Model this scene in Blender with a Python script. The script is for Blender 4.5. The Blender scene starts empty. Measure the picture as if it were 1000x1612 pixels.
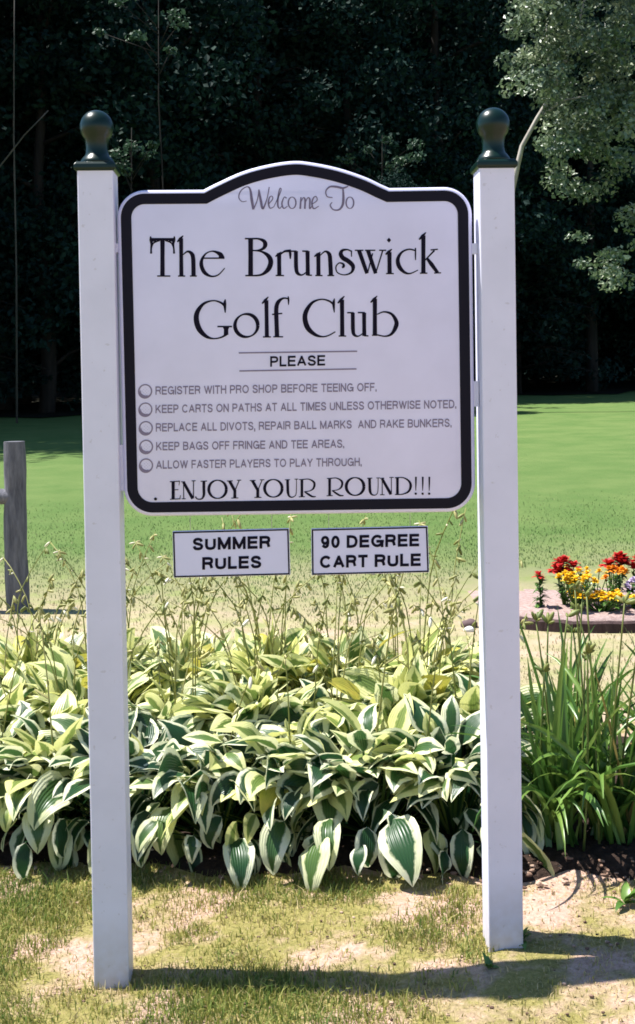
import bpy, math, random
import numpy as np
from mathutils import Vector, Matrix

R = math.radians
rnd = random.Random(7)
npr = np.random.default_rng(11)
sc = bpy.context.scene
C = sc.collection

# ------------------------------------------------------------------ camera
F_PX, W_PX, H_PX = 1800.0, 1000.0, 1612.0
CAM_H, PITCH, ROLL = 1.70, R(1.5), R(-0.9)
PP = (500.0, 602.0 + F_PX * math.tan(PITCH))       # principal point of the (cropped) photograph
cam = bpy.data.cameras.new('camera')
camo = bpy.data.objects.new('camera', cam)
C.objects.link(camo)
cam.sensor_fit = 'VERTICAL'
cam.sensor_height = 36.0
cam.lens = F_PX / H_PX * 36.0
cam.shift_y = -(H_PX / 2 - PP[1]) / H_PX
cam.clip_end = 1000.0
CAM_ROT = Matrix.Rotation(math.pi / 2 - PITCH, 4, 'X') @ Matrix.Rotation(ROLL, 4, 'Z')
camo.matrix_world = Matrix.Translation((0, 0, CAM_H)) @ CAM_ROT
sc.camera = camo

# ------------------------------------------------------------------ light
SUN_EL, SUN_AZ = R(63), R(12.5)       # the sun stands to the left, a little behind the plane of the sign
to_sun = Vector((-math.cos(SUN_EL) * math.cos(SUN_AZ), math.cos(SUN_EL) * math.sin(SUN_AZ), math.sin(SUN_EL)))
wd = bpy.data.worlds.new('World')
sc.world = wd
wd.use_nodes = True
nt = wd.node_tree
sky = nt.nodes.new('ShaderNodeTexSky')
sky.sky_type = 'NISHITA'
sky.sun_disc = False
sky.dust_density = 0.2
sky.ozone_density = 6.0
sky.sun_elevation = SUN_EL
sky.sun_rotation = math.atan2(to_sun.x, to_sun.y)
nt.links.new(sky.outputs[0], nt.nodes['Background'].inputs[0])
nt.nodes['Background'].inputs[1].default_value = 0.088
sl = bpy.data.lights.new('sun', 'SUN')
sl.energy = 5.0
sl.angle = R(0.5)
sl.color = (1.0, 0.965, 0.91)
so = bpy.data.objects.new('sun', sl)
so.rotation_euler = to_sun.to_track_quat('Z', 'Y').to_euler()
so.location = (-10, 5, 30)
C.objects.link(so)
sc.view_settings.view_transform = 'Standard'
sc.view_settings.look = 'None'
sc.view_settings.exposure = 1.12
sc.view_settings.gamma = 1.0
sc.cycles.max_bounces = 6
sc.cycles.transparent_max_bounces = 4
sc.cycles.filter_width = 1.7

# ------------------------------------------------------------------ helpers
_R3 = CAM_ROT.to_3x3()
def pix(px, py, Y):
    """world point seen at a pixel of the photograph, on the vertical plane at depth Y"""
    d = _R3 @ Vector(((px - PP[0]) / F_PX, -(py - PP[1]) / F_PX, -1.0))
    k = Y / d.y
    return Vector((d.x * k, Y, CAM_H + d.z * k))

def gz(x, y):
    x = np.asarray(x, float); y = np.asarray(y, float)
    side = 0.083 * 1.3 * np.tanh(x / 1.3) * np.exp(-((y - 3.5) / 1.7) ** 2)
    t = (y - 9.5) / 2.0
    rise = 0.025 * 2.0 * np.where(t > 30, t, np.log1p(np.exp(np.clip(t, -30, 30))))
    und = 0.05 * np.sin(x * 0.21 + 1.3) * np.sin(y * 0.17) * np.clip((y - 9) / 10, 0, 1)
    return side - 0.012 * np.exp(-((y - 3.5) / 1.7) ** 2) + rise + und
def gzf(x, y): return float(gz(x, y))

def mat(name, col, rough=0.6, spec=0.5):
    m = bpy.data.materials.new(name)
    m.use_nodes = True
    b = m.node_tree.nodes['Principled BSDF']
    b.inputs['Base Color'].default_value = (*col, 1)
    b.inputs['Roughness'].default_value = rough
    b.inputs['Specular IOR Level'].default_value = spec
    return m
class NB:
    """tiny node-building helper"""
    def __init__(s, m):
        s.m = m; s.t = m.node_tree; s.b = s.t.nodes['Principled BSDF']
        s.out = s.t.nodes['Material Output']
    def n(s, typ, **kw):
        q = s.t.nodes.new(typ)
        for k, v in kw.items(): setattr(q, k, v)
        return q
    def l(s, a, b): s.t.links.new(a, b)
    def noise(s, scale, detail=4, vec=None, rough=0.55):
        q = s.n('ShaderNodeTexNoise'); q.inputs['Scale'].default_value = scale
        q.inputs['Detail'].default_value = detail; q.inputs['Roughness'].default_value = rough
        if vec is not None: s.l(vec, q.inputs['Vector'])
        return q.outputs['Fac']
    def ramp(s, fac, stops):
        q = s.n('ShaderNodeValToRGB'); cr = q.color_ramp
        while len(cr.elements) < len(stops): cr.elements.new(0.5)
        for e, (p, c) in zip(cr.elements, stops):
            e.position = p; e.color = (*c, 1) if len(c) == 3 else c
        s.l(fac, q.inputs[0]); return q.outputs[0]
    def mix(s, fac, a, b, mode='MIX'):
        q = s.n('ShaderNodeMix', data_type='RGBA', blend_type=mode)
        for k, v in ((0, fac), (6, a), (7, b)):
            if isinstance(v, (int, float)): q.inputs[k].default_value = v
            elif isinstance(v, tuple): q.inputs[k].default_value = (*v, 1)
            else: s.l(v, q.inputs[k])
        return q.outputs[2]
    def math(s, op, a, b=None, c=None):
        q = s.n('ShaderNodeMath', operation=op)
        for k, v in enumerate((a, b, c)):
            if v is None: continue
            if isinstance(v, (int, float)): q.inputs[k].default_value = v
            else: s.l(v, q.inputs[k])
        return q.outputs[0]
    def attr(s, name, out='Fac'):
        q = s.n('ShaderNodeAttribute'); q.attribute_name = name; return q.outputs[out]
    def obj(s): return s.n('ShaderNodeTexCoord').outputs['Object']
    def bump(s, h, strength=0.3, dist=0.02):
        q = s.n('ShaderNodeBump'); q.inputs['Strength'].default_value = strength
        q.inputs['Distance'].default_value = dist
        s.l(h, q.inputs['Height']); s.l(q.outputs[0], s.b.inputs['Normal'])
    def translucent(s, col, fac):
        tr = s.n('ShaderNodeBsdfTranslucent'); mx = s.n('ShaderNodeMixShader')
        if isinstance(col, tuple): tr.inputs[0].default_value = (*col, 1)
        else: s.l(col, tr.inputs[0])
        mx.inputs[0].default_value = fac
        s.l(s.b.outputs[0], mx.inputs[1]); s.l(tr.outputs[0], mx.inputs[2])
        s.l(mx.outputs[0], s.out.inputs[0])

def link(name, me, m=None, parent=None):
    o = bpy.data.objects.new(name, me)
    C.objects.link(o)
    if m is not None:
        if len(me.materials) == 0: me.materials.append(m)
    if parent is not None: o.parent = parent
    return o
def npmesh(name, V, F, uv=None, tint=None, smooth=True):
    """V (n,3); F (m,k) with one k"""
    V = np.asarray(V, np.float32); F = np.asarray(F, np.int32)
    me = bpy.data.meshes.new(name)
    k = F.shape[1]
    me.vertices.add(len(V)); me.vertices.foreach_set('co', V.ravel())
    me.loops.add(F.size); me.loops.foreach_set('vertex_index', F.ravel())
    me.polygons.add(len(F)); me.polygons.foreach_set('loop_start', np.arange(len(F), dtype=np.int32) * k)
    me.polygons.foreach_set('use_smooth', np.full(len(F), smooth))
    if uv is not None:
        u = me.uv_layers.new(name='UVMap')
        u.data.foreach_set('uv', np.asarray(uv, np.float32)[F.ravel()].ravel())
    if tint is not None:
        a = me.attributes.new('tint', 'FLOAT', 'POINT')
        a.data.foreach_set('value', np.asarray(tint, np.float32))
    me.update(calc_edges=True); me.validate()
    return me
class MB:
    """collects polygons of any size for one mesh"""
    def __init__(s): s.v = []; s.f = []; s.t = []
    def add(s, vs, fs, tint=0.0):
        b = len(s.v); s.v += [tuple(p) for p in vs]
        s.t += [tint] * len(vs); s.f += [tuple(b + i for i in f) for f in fs]
    def box(s, lo, hi, bev=0.0):
        x0, y0, z0 = lo; x1, y1, z1 = hi
        s.add([(x0,y0,z0),(x1,y0,z0),(x1,y1,z0),(x0,y1,z0),(x0,y0,z1),(x1,y0,z1),(x1,y1,z1),(x0,y1,z1)],
              [(0,3,2,1),(4,5,6,7),(0,1,5,4),(1,2,6,5),(2,3,7,6),(3,0,4,7)])
    def tube(s, pts, radii, n=6, cap=True, tint=0.0, tol=None):
        pts = [Vector(p) for p in pts]
        if not hasattr(radii, '__len__'): radii = [radii] * len(pts)
        vs = []; prev = None
        for i, p in enumerate(pts):
            d = (pts[min(i+1, len(pts)-1)] - pts[max(i-1, 0)]).normalized()
            if prev is None:
                a = d.orthogonal().normalized()
            else:
                a = (prev - d * prev.dot(d)).normalized()
            prev = a; b = d.cross(a)
            for k in range(n):
                th = 2 * math.pi * k / n
                vs.append(p + (a * math.cos(th) + b * math.sin(th)) * radii[i])
        fs = []
        for i in range(len(pts) - 1):
            for k in range(n):
                fs.append((i*n+k, i*n+(k+1) % n, (i+1)*n+(k+1) % n, (i+1)*n+k))
        if cap:
            fs.append(tuple(range(n))[::-1]); fs.append(tuple((len(pts)-1)*n+k for k in range(n)))
        s.add(vs, fs, tint)
    def lathe(s, prof, n=32, c=(0, 0, 0), tint=0.0):
        vs = []; fs = []
        for r, z in prof:
            for k in range(n):
                th = 2 * math.pi * k / n
                vs.append((c[0] + r * math.cos(th), c[1] + r * math.sin(th), c[2] + z))
        for i in range(len(prof) - 1):
            for k in range(n):
                fs.append((i*n+k, i*n+(k+1) % n, (i+1)*n+(k+1) % n, (i+1)*n+k))
        fs.append(tuple(range(n))[::-1]); fs.append(tuple((len(prof)-1)*n+k for k in range(n)))
        s.add(vs, fs, tint)
    def blob(s, c, r, stretch=(1, 1, 1), nu=8, nv=5, tint=0.0, rot=None):
        vs = []; fs = []
        for i in range(nv + 1):
            ph = math.pi * i / nv
            for k in range(nu):
                th = 2 * math.pi * k / nu
                v = Vector((math.sin(ph)*math.cos(th)*stretch[0], math.sin(ph)*math.sin(th)*stretch[1], math.cos(ph)*stretch[2])) * r
                if rot is not None: v = rot @ v
                vs.append(Vector(c) + v)
        for i in range(nv):
            for k in range(nu):
                fs.append((i*nu+k, (i+1)*nu+k, (i+1)*nu+(k+1) % nu, i*nu+(k+1) % nu))
        s.add(vs, fs, tint)
    def build(s, name, m, parent=None, smooth=False, bevel=0.0, seg=2, angle=None):
        me = bpy.data.meshes.new(name)
        me.from_pydata(s.v, [], s.f)
        a = me.attributes.new('tint', 'FLOAT', 'POINT'); a.data.foreach_set('value', s.t)
        if smooth: me.polygons.foreach_set('use_smooth', [True] * len(me.polygons))
        me.update()
        o = link(name, me, m, parent)
        if bevel:
            bm_ = o.modifiers.new('bevel', 'BEVEL'); bm_.width = bevel; bm_.segments = seg; bm_.limit_method = 'ANGLE'
        if angle: me.set_sharp_from_angle(angle=angle)
        return o
def tag(o, label=None, cat=None, group=None, kind=None):
    if label: o['label'] = label
    if cat: o['category'] = cat
    if group: o['group'] = group
    if kind: o['kind'] = kind
    return o
def empty(name, loc, label=None, cat=None, group=None):
    o = bpy.data.objects.new(name, None); C.objects.link(o)
    o.empty_display_size = 0.1; o.location = loc
    return tag(o, label, cat, group)
def copy_tree(o, parent=None):
    c = o.copy(); C.objects.link(c)
    if parent is not None: c.parent = parent
    for ch in list(o.children): copy_tree(ch, c)
    return c

# ------------------------------------------------------------------ materials
def m_white(name, col, streak=0.05):
    m = mat(name, col, 0.42, 0.45); q = NB(m); v = q.obj()
    n1 = q.noise(6, 5, v); n2 = q.noise(160, 2, v)
    c = q.mix(q.ramp(n1, [(0.35, (0, 0, 0)), (0.75, (1, 1, 1))]), col, tuple(k * (1 - streak) for k in col))
    q.l(c, q.b.inputs['Base Color']); q.bump(n2, 0.06, 0.002)
    return m
M_POST = m_white('white_vinyl', (0.70, 0.70, 0.84), 0.10)
def _post_dirt():
    q = NB(M_POST); old = q.b.inputs['Base Color'].links[0].from_socket
    sep = q.n('ShaderNodeSeparateXYZ'); q.l(q.obj(), sep.inputs[0])
    low = q.math('SUBTRACT', 1.0, q.math('MULTIPLY', sep.outputs[2], 4.0))       # splashed soil near the foot
    d = q.math('MULTIPLY', q.math('MAXIMUM', low, 0.0), q.noise(35, 5, q.obj()))
    sp = q.ramp(q.noise(48, 2, q.obj()), [(0.70, (0, 0, 0)), (0.74, (1, 1, 1))])
    c = q.mix(q.math('MULTIPLY', d, 0.9), old, (0.42, 0.33, 0.26))
    c = q.mix(q.math('MULTIPLY', sp, 0.28), c, (0.35, 0.31, 0.3))
    q.l(c, q.b.inputs['Base Color'])
_post_dirt()
M_BOARD = m_white('sign_board_paint', (0.70, 0.69, 0.90), 0.09)
M_PLAQ = m_white('plaque_paint', (0.705, 0.70, 0.89), 0.06)
M_INK = mat('black_lettering', (0.006, 0.004, 0.014), 0.7, 0.12)
M_GREYINK = mat('grey_lettering', (0.20, 0.165, 0.25), 0.5)
M_SCRIPT = mat('script_lettering', (0.15, 0.12, 0.20), 0.5)
M_BORDER = mat('dark_border', (0.007, 0.006, 0.014), 0.6, 0.15)
M_CAP = mat('dark_green_cap', (0.002, 0.014, 0.010), 0.30, 0.32)
M_WIRE = mat('wire', (0.35, 0.35, 0.36), 0.35); M_WIRE.node_tree.nodes['Principled BSDF'].inputs['Metallic'].default_value = 1.0

def m_leafy(name, stops, trans=0.3, rough=0.5, spec=0.4):
    m = mat(name, (0.05, 0.1, 0.03), rough, spec); q = NB(m)
    c = q.ramp(q.attr('tint'), stops)
    q.l(c, q.b.inputs['Base Color'])
    if trans: q.translucent(c, trans)
    return m
M_GRASS = m_leafy('grass_blades', [(0.0, (0.06, 0.125, 0.032)), (0.4, (0.165, 0.225, 0.045)), (0.68, (0.36, 0.33, 0.09)), (1.0, (0.58, 0.45, 0.26))], 0.35, 0.6, 0.25)
M_LAWNB = m_leafy('lawn_blades', [(0.0, (0.075, 0.145, 0.04)), (0.5, (0.12, 0.195, 0.055)), (1.0, (0.42, 0.36, 0.21))], 0.25, 0.6, 0.25)
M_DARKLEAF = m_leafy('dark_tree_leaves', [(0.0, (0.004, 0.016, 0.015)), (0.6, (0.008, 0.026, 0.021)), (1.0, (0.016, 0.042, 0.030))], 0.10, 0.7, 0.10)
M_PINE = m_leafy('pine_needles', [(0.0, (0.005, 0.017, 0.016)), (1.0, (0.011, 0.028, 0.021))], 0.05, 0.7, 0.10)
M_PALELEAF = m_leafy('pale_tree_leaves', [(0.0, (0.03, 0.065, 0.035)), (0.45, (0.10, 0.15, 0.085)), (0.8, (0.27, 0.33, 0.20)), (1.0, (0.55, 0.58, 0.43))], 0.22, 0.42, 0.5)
M_FLECKLEAF = m_leafy('sun_fleck_leaves', [(0.0, (0.02, 0.05, 0.032)), (1.0, (0.07, 0.13, 0.075))], 0.2, 0.5, 0.3)  # paler than the wood's own leaves, to imitate sun flecks
M_DAYLILY = m_leafy('daylily_leaves', [(0.0, (0.035, 0.10, 0.020)), (0.55, (0.10, 0.20, 0.035)), (0.9, (0.22, 0.32, 0.07)), (1.0, (0.40, 0.30, 0.10))], 0.25, 0.36, 0.5)
M_STALK = m_leafy('flower_stalk_green', [(0.0, (0.085, 0.13, 0.030)), (0.5, (0.20, 0.21, 0.05)), (0.8, (0.42, 0.38, 0.15)), (1.0, (0.75, 0.70, 0.55))], 0.1, 0.5)

def m_hosta():
    m = mat('variegated_hosta_leaf', (0.05, 0.12, 0.04), 0.36, 0.5); q = NB(m)
    uvn = q.n('ShaderNodeUVMap'); uvn.uv_map = 'UVMap'
    sep = q.n('ShaderNodeSeparateXYZ'); q.l(uvn.outputs[0], sep.inputs[0])
    t = q.math('ABSOLUTE', q.math('MULTIPLY_ADD', sep.outputs[0], 2.0, -1.0)); s = sep.outputs[1]
    tint = q.attr('tint')                         # 0..0.8 green leaves, pale end puts sunlit tops into the colour, 0.9+ gone yellow
    v = q.obj()
    tipm = q.math('MULTIPLY', q.math('MAXIMUM', q.math('SUBTRACT', s, 0.55), 0.0), 0.95)
    edge = q.math('ADD', q.math('ADD', t, tipm), q.math('MULTIPLY', q.math('SUBTRACT', q.noise(38, 3, v), 0.5), 0.42))
    edge = q.math('ADD', edge, q.math('MULTIPLY', q.math('SUBTRACT', tint, 0.32), 0.55))
    mask = q.ramp(edge, [(0.53, (0, 0, 0)), (0.68, (1, 1, 1))])
    vein = q.n('ShaderNodeTexWave'); vein.wave_type = 'BANDS'; vein.bands_direction = 'X'
    vein.inputs['Scale'].default_value = 3.6; vein.inputs['Distortion'].default_value = 0.0
    q.l(uvn.outputs[0], vein.inputs[0])
    grn = q.ramp(tint, [(0.0, (0.012, 0.050, 0.020)), (0.45, (0.032, 0.100, 0.026)), (0.62, (0.12, 0.20, 0.045)), (0.82, (0.26, 0.33, 0.075))])
    grn = q.mix(q.math('MULTIPLY', vein.outputs[1], 0.28), grn, (0.015, 0.05, 0.02))
    crm = q.ramp(q.noise(9, 3, v), [(0.3, (0.70, 0.73, 0.40)), (0.7, (0.84, 0.84, 0.66))])
    crm = q.mix(q.ramp(tint, [(0.45, (0, 0, 0)), (0.8, (1, 1, 1))]), crm, (0.72, 0.72, 0.26))
    c = q.mix(mask, grn, crm)
    yel = q.ramp(tint, [(0.84, (0, 0, 0)), (0.90, (1, 1, 1))])
    c = q.mix(yel, c, q.mix(q.math('MULTIPLY', vein.outputs[1], 0.35), q.ramp(q.noise(14, 3, v), [(0.3, (0.40, 0.42, 0.07)), (0.7, (0.68, 0.56, 0.10))]), (0.36, 0.34, 0.05)))
    brown = q.ramp(q.noise(20, 5, v), [(0.72, (0, 0, 0)), (0.78, (1, 1, 1))])
    c = q.mix(q.math('MULTIPLY', brown, 0.5), c, (0.32, 0.22, 0.09))
    q.l(c, q.b.inputs['Base Color'])
    q.bump(vein.outputs[1], 0.35, 0.004)
    q.translucent(c, 0.33)
    return m
M_HOSTA = m_hosta()

def m_bark(name, a, b, scale=14):
    m = mat(name, a, 0.85, 0.2); q = NB(m)
    mp = q.n('ShaderNodeMapping'); mp.inputs['Scale'].default_value = (1, 1, 0.16); q.l(q.obj(), mp.inputs[0])
    n = q.noise(scale, 6, mp.outputs[0], 0.65)
    q.l(q.ramp(n, [(0.35, a), (0.7, b)]), q.b.inputs['Base Color']); q.bump(n, 0.7, 0.02)
    return m
M_BARK = m_bark('dark_bark', (0.012, 0.011, 0.010), (0.035, 0.03, 0.027), 3)
M_GREYBARK = m_bark('grey_bark', (0.05, 0.05, 0.045), (0.11, 0.10, 0.09), 3)
M_PALEBARK = m_bark('pale_bark', (0.30, 0.27, 0.24), (0.50, 0.47, 0.43), 3)
M_POSTWOOD = m_bark('weathered_log', (0.075, 0.075, 0.09), (0.19, 0.185, 0.205), 26)
M_SOIL = mat('dark_bed_soil', (0.05, 0.035, 0.026), 0.95, 0.1)
def _soil():
    q = NB(M_SOIL); v = q.obj(); n = q.noise(40, 6, v, 0.7)
    q.l(q.ramp(n, [(0.3, (0.022, 0.015, 0.012)), (0.6, (0.055, 0.036, 0.028)), (0.8, (0.12, 0.075, 0.055))]), q.b.inputs['Base Color'])
    q.bump(n, 0.9, 0.03)
_soil()
M_MULCH = mat('pink_brown_mulch', (0.30, 0.22, 0.19), 0.95, 0.1)
def _mulch():
    q = NB(M_MULCH); v = q.obj(); n = q.noise(30, 6, v, 0.7)
    q.l(q.ramp(n, [(0.3, (0.22, 0.145, 0.125)), (0.7, (0.46, 0.35, 0.32))]), q.b.inputs['Base Color']); q.bump(n, 0.8, 0.02)
_mulch()
M_EDGE = m_bark('brown_edging', (0.035, 0.02, 0.02), (0.08, 0.05, 0.046), 22)
M_CHIP = m_leafy('wood_chip', [(0.0, (0.10, 0.06, 0.045)), (0.6, (0.27, 0.17, 0.12)), (1.0, (0.52, 0.38, 0.29))], 0.0, 0.9, 0.15)

# ------------------------------------------------------------------ ground
def bed_front(x):
    x = np.asarray(x, float)
    return 3.90 - 0.25 * x + 0.035 * np.sin(x * 7.1 + 0.6) + 0.02 * np.sin(x * 17.0)
def m_ground():
    m = mat('lawn_ground', (0.1, 0.15, 0.05), 0.95, 0.1); q = NB(m); v = q.obj()
    sep = q.n('ShaderNodeSeparateXYZ'); q.l(v, sep.inputs[0]); y = sep.outputs[1]; x = sep.outputs[0]
    big = q.noise(0.55, 4, v); mid = q.noise(3.2, 5, v, 0.6); fine = q.noise(60, 6, v, 0.8); vf = q.noise(240, 3, v, 0.7)
    soil = q.ramp(fine, [(0.28, (0.33, 0.20, 0.145)), (0.5, (0.58, 0.395, 0.305)), (0.75, (0.78, 0.58, 0.48))])
    thatch = q.ramp(fine, [(0.3, (0.15, 0.145, 0.045)), (0.55, (0.34, 0.295, 0.10)), (0.8, (0.54, 0.43, 0.24))])
    near = q.mix(q.ramp(q.math('ADD', mid, q.math('MULTIPLY', q.math('MINIMUM', q.math('MAXIMUM', x, -1.0), 1.0), 0.055)), [(0.46, (0, 0, 0)), (0.58, (1, 1, 1))]), thatch, soil)
    turf = q.ramp(vf, [(0.25, (0.055, 0.115, 0.034)), (0.55, (0.102, 0.168, 0.046)), (0.8, (0.15, 0.215, 0.080))])
    turf = q.mix(q.ramp(q.noise(1.1, 5, v), [(0.35, (0, 0, 0)), (0.7, (1, 1, 1))]), turf, q.mix(0.5, turf, (0.17, 0.22, 0.075)))
    dry = q.mix(q.ramp(mid, [(0.35, (0, 0, 0)), (0.65, (1, 1, 1))]), (0.30, 0.31, 0.13), (0.50, 0.38, 0.27))
    # band of dry ground between the beds and the mown turf
    e = q.math('ADD', q.math('ADD', y, q.math('MULTIPLY', q.math('SUBTRACT', big, 0.5), 3.0)), q.math('MULTIPLY', q.math('SUBTRACT', mid, 0.5), 2.2))
    f1 = q.ramp(q.math('MULTIPLY_ADD', e, 0.1, 0.0), [(0.50, (0, 0, 0)), (0.58, (1, 1, 1))])
    mr = q.n('ShaderNodeMapRange'); mr.inputs[1].default_value = 7.8; mr.inputs[2].default_value = 11.4; q.l(e, mr.inputs[0])
    c = q.mix(f1, near, dry)
    c = q.mix(mr.outputs[0], c, turf)
    q.l(c, q.b.inputs['Base Color'])
    q.bump(q.math('ADD', fine, q.math('MULTIPLY', mid, 1.5)), 0.7, 0.03)
    return m
M_GROUND = m_ground()
def axis(*segs):
    out = []
    for a, b, st in segs: out += list(np.arange(a, b, st))
    return np.array(out + [segs[-1][1]])
xs = axis((-160, -30, 13), (-30, -6, 2), (-6, -3, .4), (-3, 3, .06), (3, 6, .4), (6, 30, 2), (30, 160, 13))
ys = axis((-40, 0, 8), (0, 2, .3), (2, 6.5, .06), (6.5, 13, .25), (13, 60, 1.5), (60, 200, 14))
gx, gy = np.meshgrid(xs, ys)
zz = gz(gx, gy)
nearm = np.exp(-((gy - 3.4) / 1.8) ** 2) * (np.abs(gx) < 3)
zz = zz + nearm * (0.007 * np.sin(gx * 9 + gy * 5) * np.sin(gy * 11 - gx * 4) + npr.normal(0, 0.0028, gx.shape))
V = np.stack([gx, gy, zz], -1).reshape(-1, 3)
ny_, nx_ = gx.shape
ii = (np.arange(ny_ - 1)[:, None] * nx_ + np.arange(nx_ - 1)[None, :]).ravel()
Fq = np.stack([ii, ii + 1, ii + nx_ + 1, ii + nx_], -1)
tag(link('lawn', npmesh('lawn', V, Fq), M_GROUND), kind='structure')
# dark soil of the hosta bed: a low mound whose rim dips under the lawn
bx = np.linspace(-2.6, 2.4, 130); bt = np.linspace(0, 1, 60)
BX, BT = np.meshgrid(bx, bt)
BY = bed_front(BX) + BT * (1.75 + 0.05 * np.sin(BX * 5))
edge = np.minimum(np.minimum(BT / 0.06, (1 - BT) / 0.06), np.minimum((BX + 2.6) / 0.1, (2.4 - BX) / 0.1))
BZ = gz(BX, BY) - 0.03 + 0.06 * np.clip(edge, 0, 1) + npr.normal(0, 0.005, BX.shape)
n2, n1 = BX.shape
ii = (np.arange(n2 - 1)[:, None] * n1 + np.arange(n1 - 1)[None, :]).ravel()
tag(link('soil_bed', npmesh('soil_bed', np.stack([BX, BY, BZ], -1).reshape(-1, 3), np.stack([ii, ii + 1, ii + n1 + 1, ii + n1], -1)), M_SOIL), kind='structure')

def blades(name, x, y, h, w, tint, m, lean=0.5, z0=None):
    n = len(x); z = gz(x, y) if z0 is None else z0
    az = npr.uniform(0, 2 * np.pi, n); la = npr.uniform(0, 2 * np.pi, n); lm = npr.uniform(0.05, lean, n) * h
    wx, wy = np.cos(az) * w / 2, np.sin(az) * w / 2
    lx, ly = np.cos(la) * lm, np.sin(la) * lm
    P = np.zeros((n, 5, 3))
    P[:, 0] = np.stack([x - wx, y - wy, z - 0.004], -1); P[:, 1] = np.stack([x + wx, y + wy, z - 0.004], -1)
    P[:, 2] = np.stack([x - wx * .8 + lx * .3, y - wy * .8 + ly * .3, z + h * .55], -1)
    P[:, 3] = np.stack([x + wx * .8 + lx * .3, y + wy * .8 + ly * .3, z + h * .55], -1)
    P[:, 4] = np.stack([x + lx, y + ly, z + h * (1 - 0.25 * lm / np.maximum(h, 1e-4))], -1)
    b = (np.arange(n) * 5)[:, None]
    Ft = np.concatenate([b + [[0, 1, 3]], b + [[0, 3, 2]], b + [[2, 3, 4]]])
    me = npmesh(name, P.reshape(-1, 3), Ft, tint=np.repeat(tint, 5))
    return tag(link(name, me, m), kind='stuff')
def vnoise(x, y, s, seed):
    """cheap smooth noise 0..1"""
    g = np.random.default_rng(seed).random((64, 64))
    u, v = x * s + 100, y * s + 100
    i, j = np.floor(u).astype(int), np.floor(v).astype(int); a, b = u - i, v - j
    a = a * a * (3 - 2 * a); b = b * b * (3 - 2 * b)
    G = lambda p, q_: g[p % 64, q_ % 64]
    return (G(i, j) * (1 - a) + G(i + 1, j) * a) * (1 - b) + (G(i, j + 1) * (1 - a) + G(i + 1, j + 1) * a) * b

# ------------------------------------------------------------------ the sign
YP = 3.30            # front face of the posts
YS = 3.332           # front face of the sign board
sign = empty('golf_club_sign', (0.0, YS, gzf(0, YS)), 'large white golf club welcome sign with arched top hung between two white posts', 'sign')
U = 3.332 / F_PX     # metres per photo pixel at the board
def loc(p):          # world -> sign-local
    return (p[0] - sign.location.x, p[1] - sign.location.y, p[2] - sign.location.z)

def catmull(pts, n=6, closed=False):
    P = [np.array(p, float) for p in pts]; out = []
    m = len(P)
    for i in range(m if closed else m - 1):
        p0 = P[(i - 1) % m] if closed or i > 0 else P[i]
        p1, p2 = P[i], P[(i + 1) % m]
        p3 = P[(i + 2) % m] if closed or i + 2 < m else P[i + 1]
        for k in range(n):
            t = k / n
            out.append(0.5 * ((2*p1) + (-p0+p2)*t + (2*p0-5*p1+4*p2-p3)*t*t + (-p0+3*p1-3*p2+p3)*t**3))
    if not closed: out.append(P[-1])
    return out

# board outline: sharp corners and the arch, unprojected onto the plane of the board; corners are filleted after offsetting
C_BL, C_BR, C_TR, C_TL = (195.4, 813.7), (749.4, 805.9), (743.0, 293.0), (183.2, 298.9)
O_AR = [(613.5, 295.2), (600, 289.2), (574, 277.2), (533, 263.6), (490, 254.8), (460, 252.6), (420, 258.6), (380, 269.8), (340, 287.8), (320, 298.0)]
def xz(p): q = pix(p[0], p[1], YS); return np.array((q.x, q.z))
ARCH = [np.array(p) for p in catmull([xz(p) for p in O_AR], 5)]
SHARP = [xz(C_BL), xz(C_BR), xz(C_TR)] + ARCH + [xz(C_TL)]
FILLET = {0: 46, 1: 46, 2: 44, len(SHARP) - 1: 44}
def outline(d):
    """outline moved inward by d metres, with rounded corners"""
    P = SHARP; n = len(P); off = []
    for i in range(n):
        e1 = P[i] - P[i-1]; e2 = P[(i+1) % n] - P[i]; e1 = e1/np.linalg.norm(e1); e2 = e2/np.linalg.norm(e2)
        n1_ = np.array((-e1[1], e1[0])); n2_ = np.array((-e2[1], e2[0])); bb = n1_ + n2_; bb = bb/np.linalg.norm(bb)
        off.append(P[i] + bb * d / bb.dot(n1_))
    out = []
    for i in range(n):
        if i in FILLET:
            r = max(FILLET[i] * U - d, 4 * U); c = off[i]
            a_ = off[i-1] - c; b_ = off[(i+1) % n] - c; a_ = a_/np.linalg.norm(a_); b_ = b_/np.linalg.norm(b_)
            for k in range(13):
                t = k / 12; th = t * math.pi / 2
                out.append(c + a_ * r * (1 - math.sin(th)) + b_ * r * (1 - math.cos(th)))
        else: out.append(off[i])
    return np.array(out)
def board_mesh():
    mb = MB(); T = 0.042; rings = []
    for d, y in ((5.2*U, 0.0), (3.0*U, 0.0012), (1.2*U, 0.0045), (0.2*U, 0.009), (0, 0.013), (0, T - .008), (2*U, T)):
        P = outline(d)
        rings.append([loc((p[0], YS + y, p[1])) for p in P])
    n = len(rings[0]); vs = [p for r in rings for p in r]; fs = []
    for i in range(len(rings) - 1):
        for k in range(n):
            fs.append((i*n+k, i*n+(k+1) % n, (i+1)*n+(k+1) % n, (i+1)*n+k)[::-1])
    fs.append(tuple(range(n))); fs.append(tuple((len(rings)-1)*n+k for k in range(n))[::-1])
    mb.add(vs, fs); return mb
panel = board_mesh().build('panel', M_BOARD, sign, smooth=True, angle=R(50))
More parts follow.
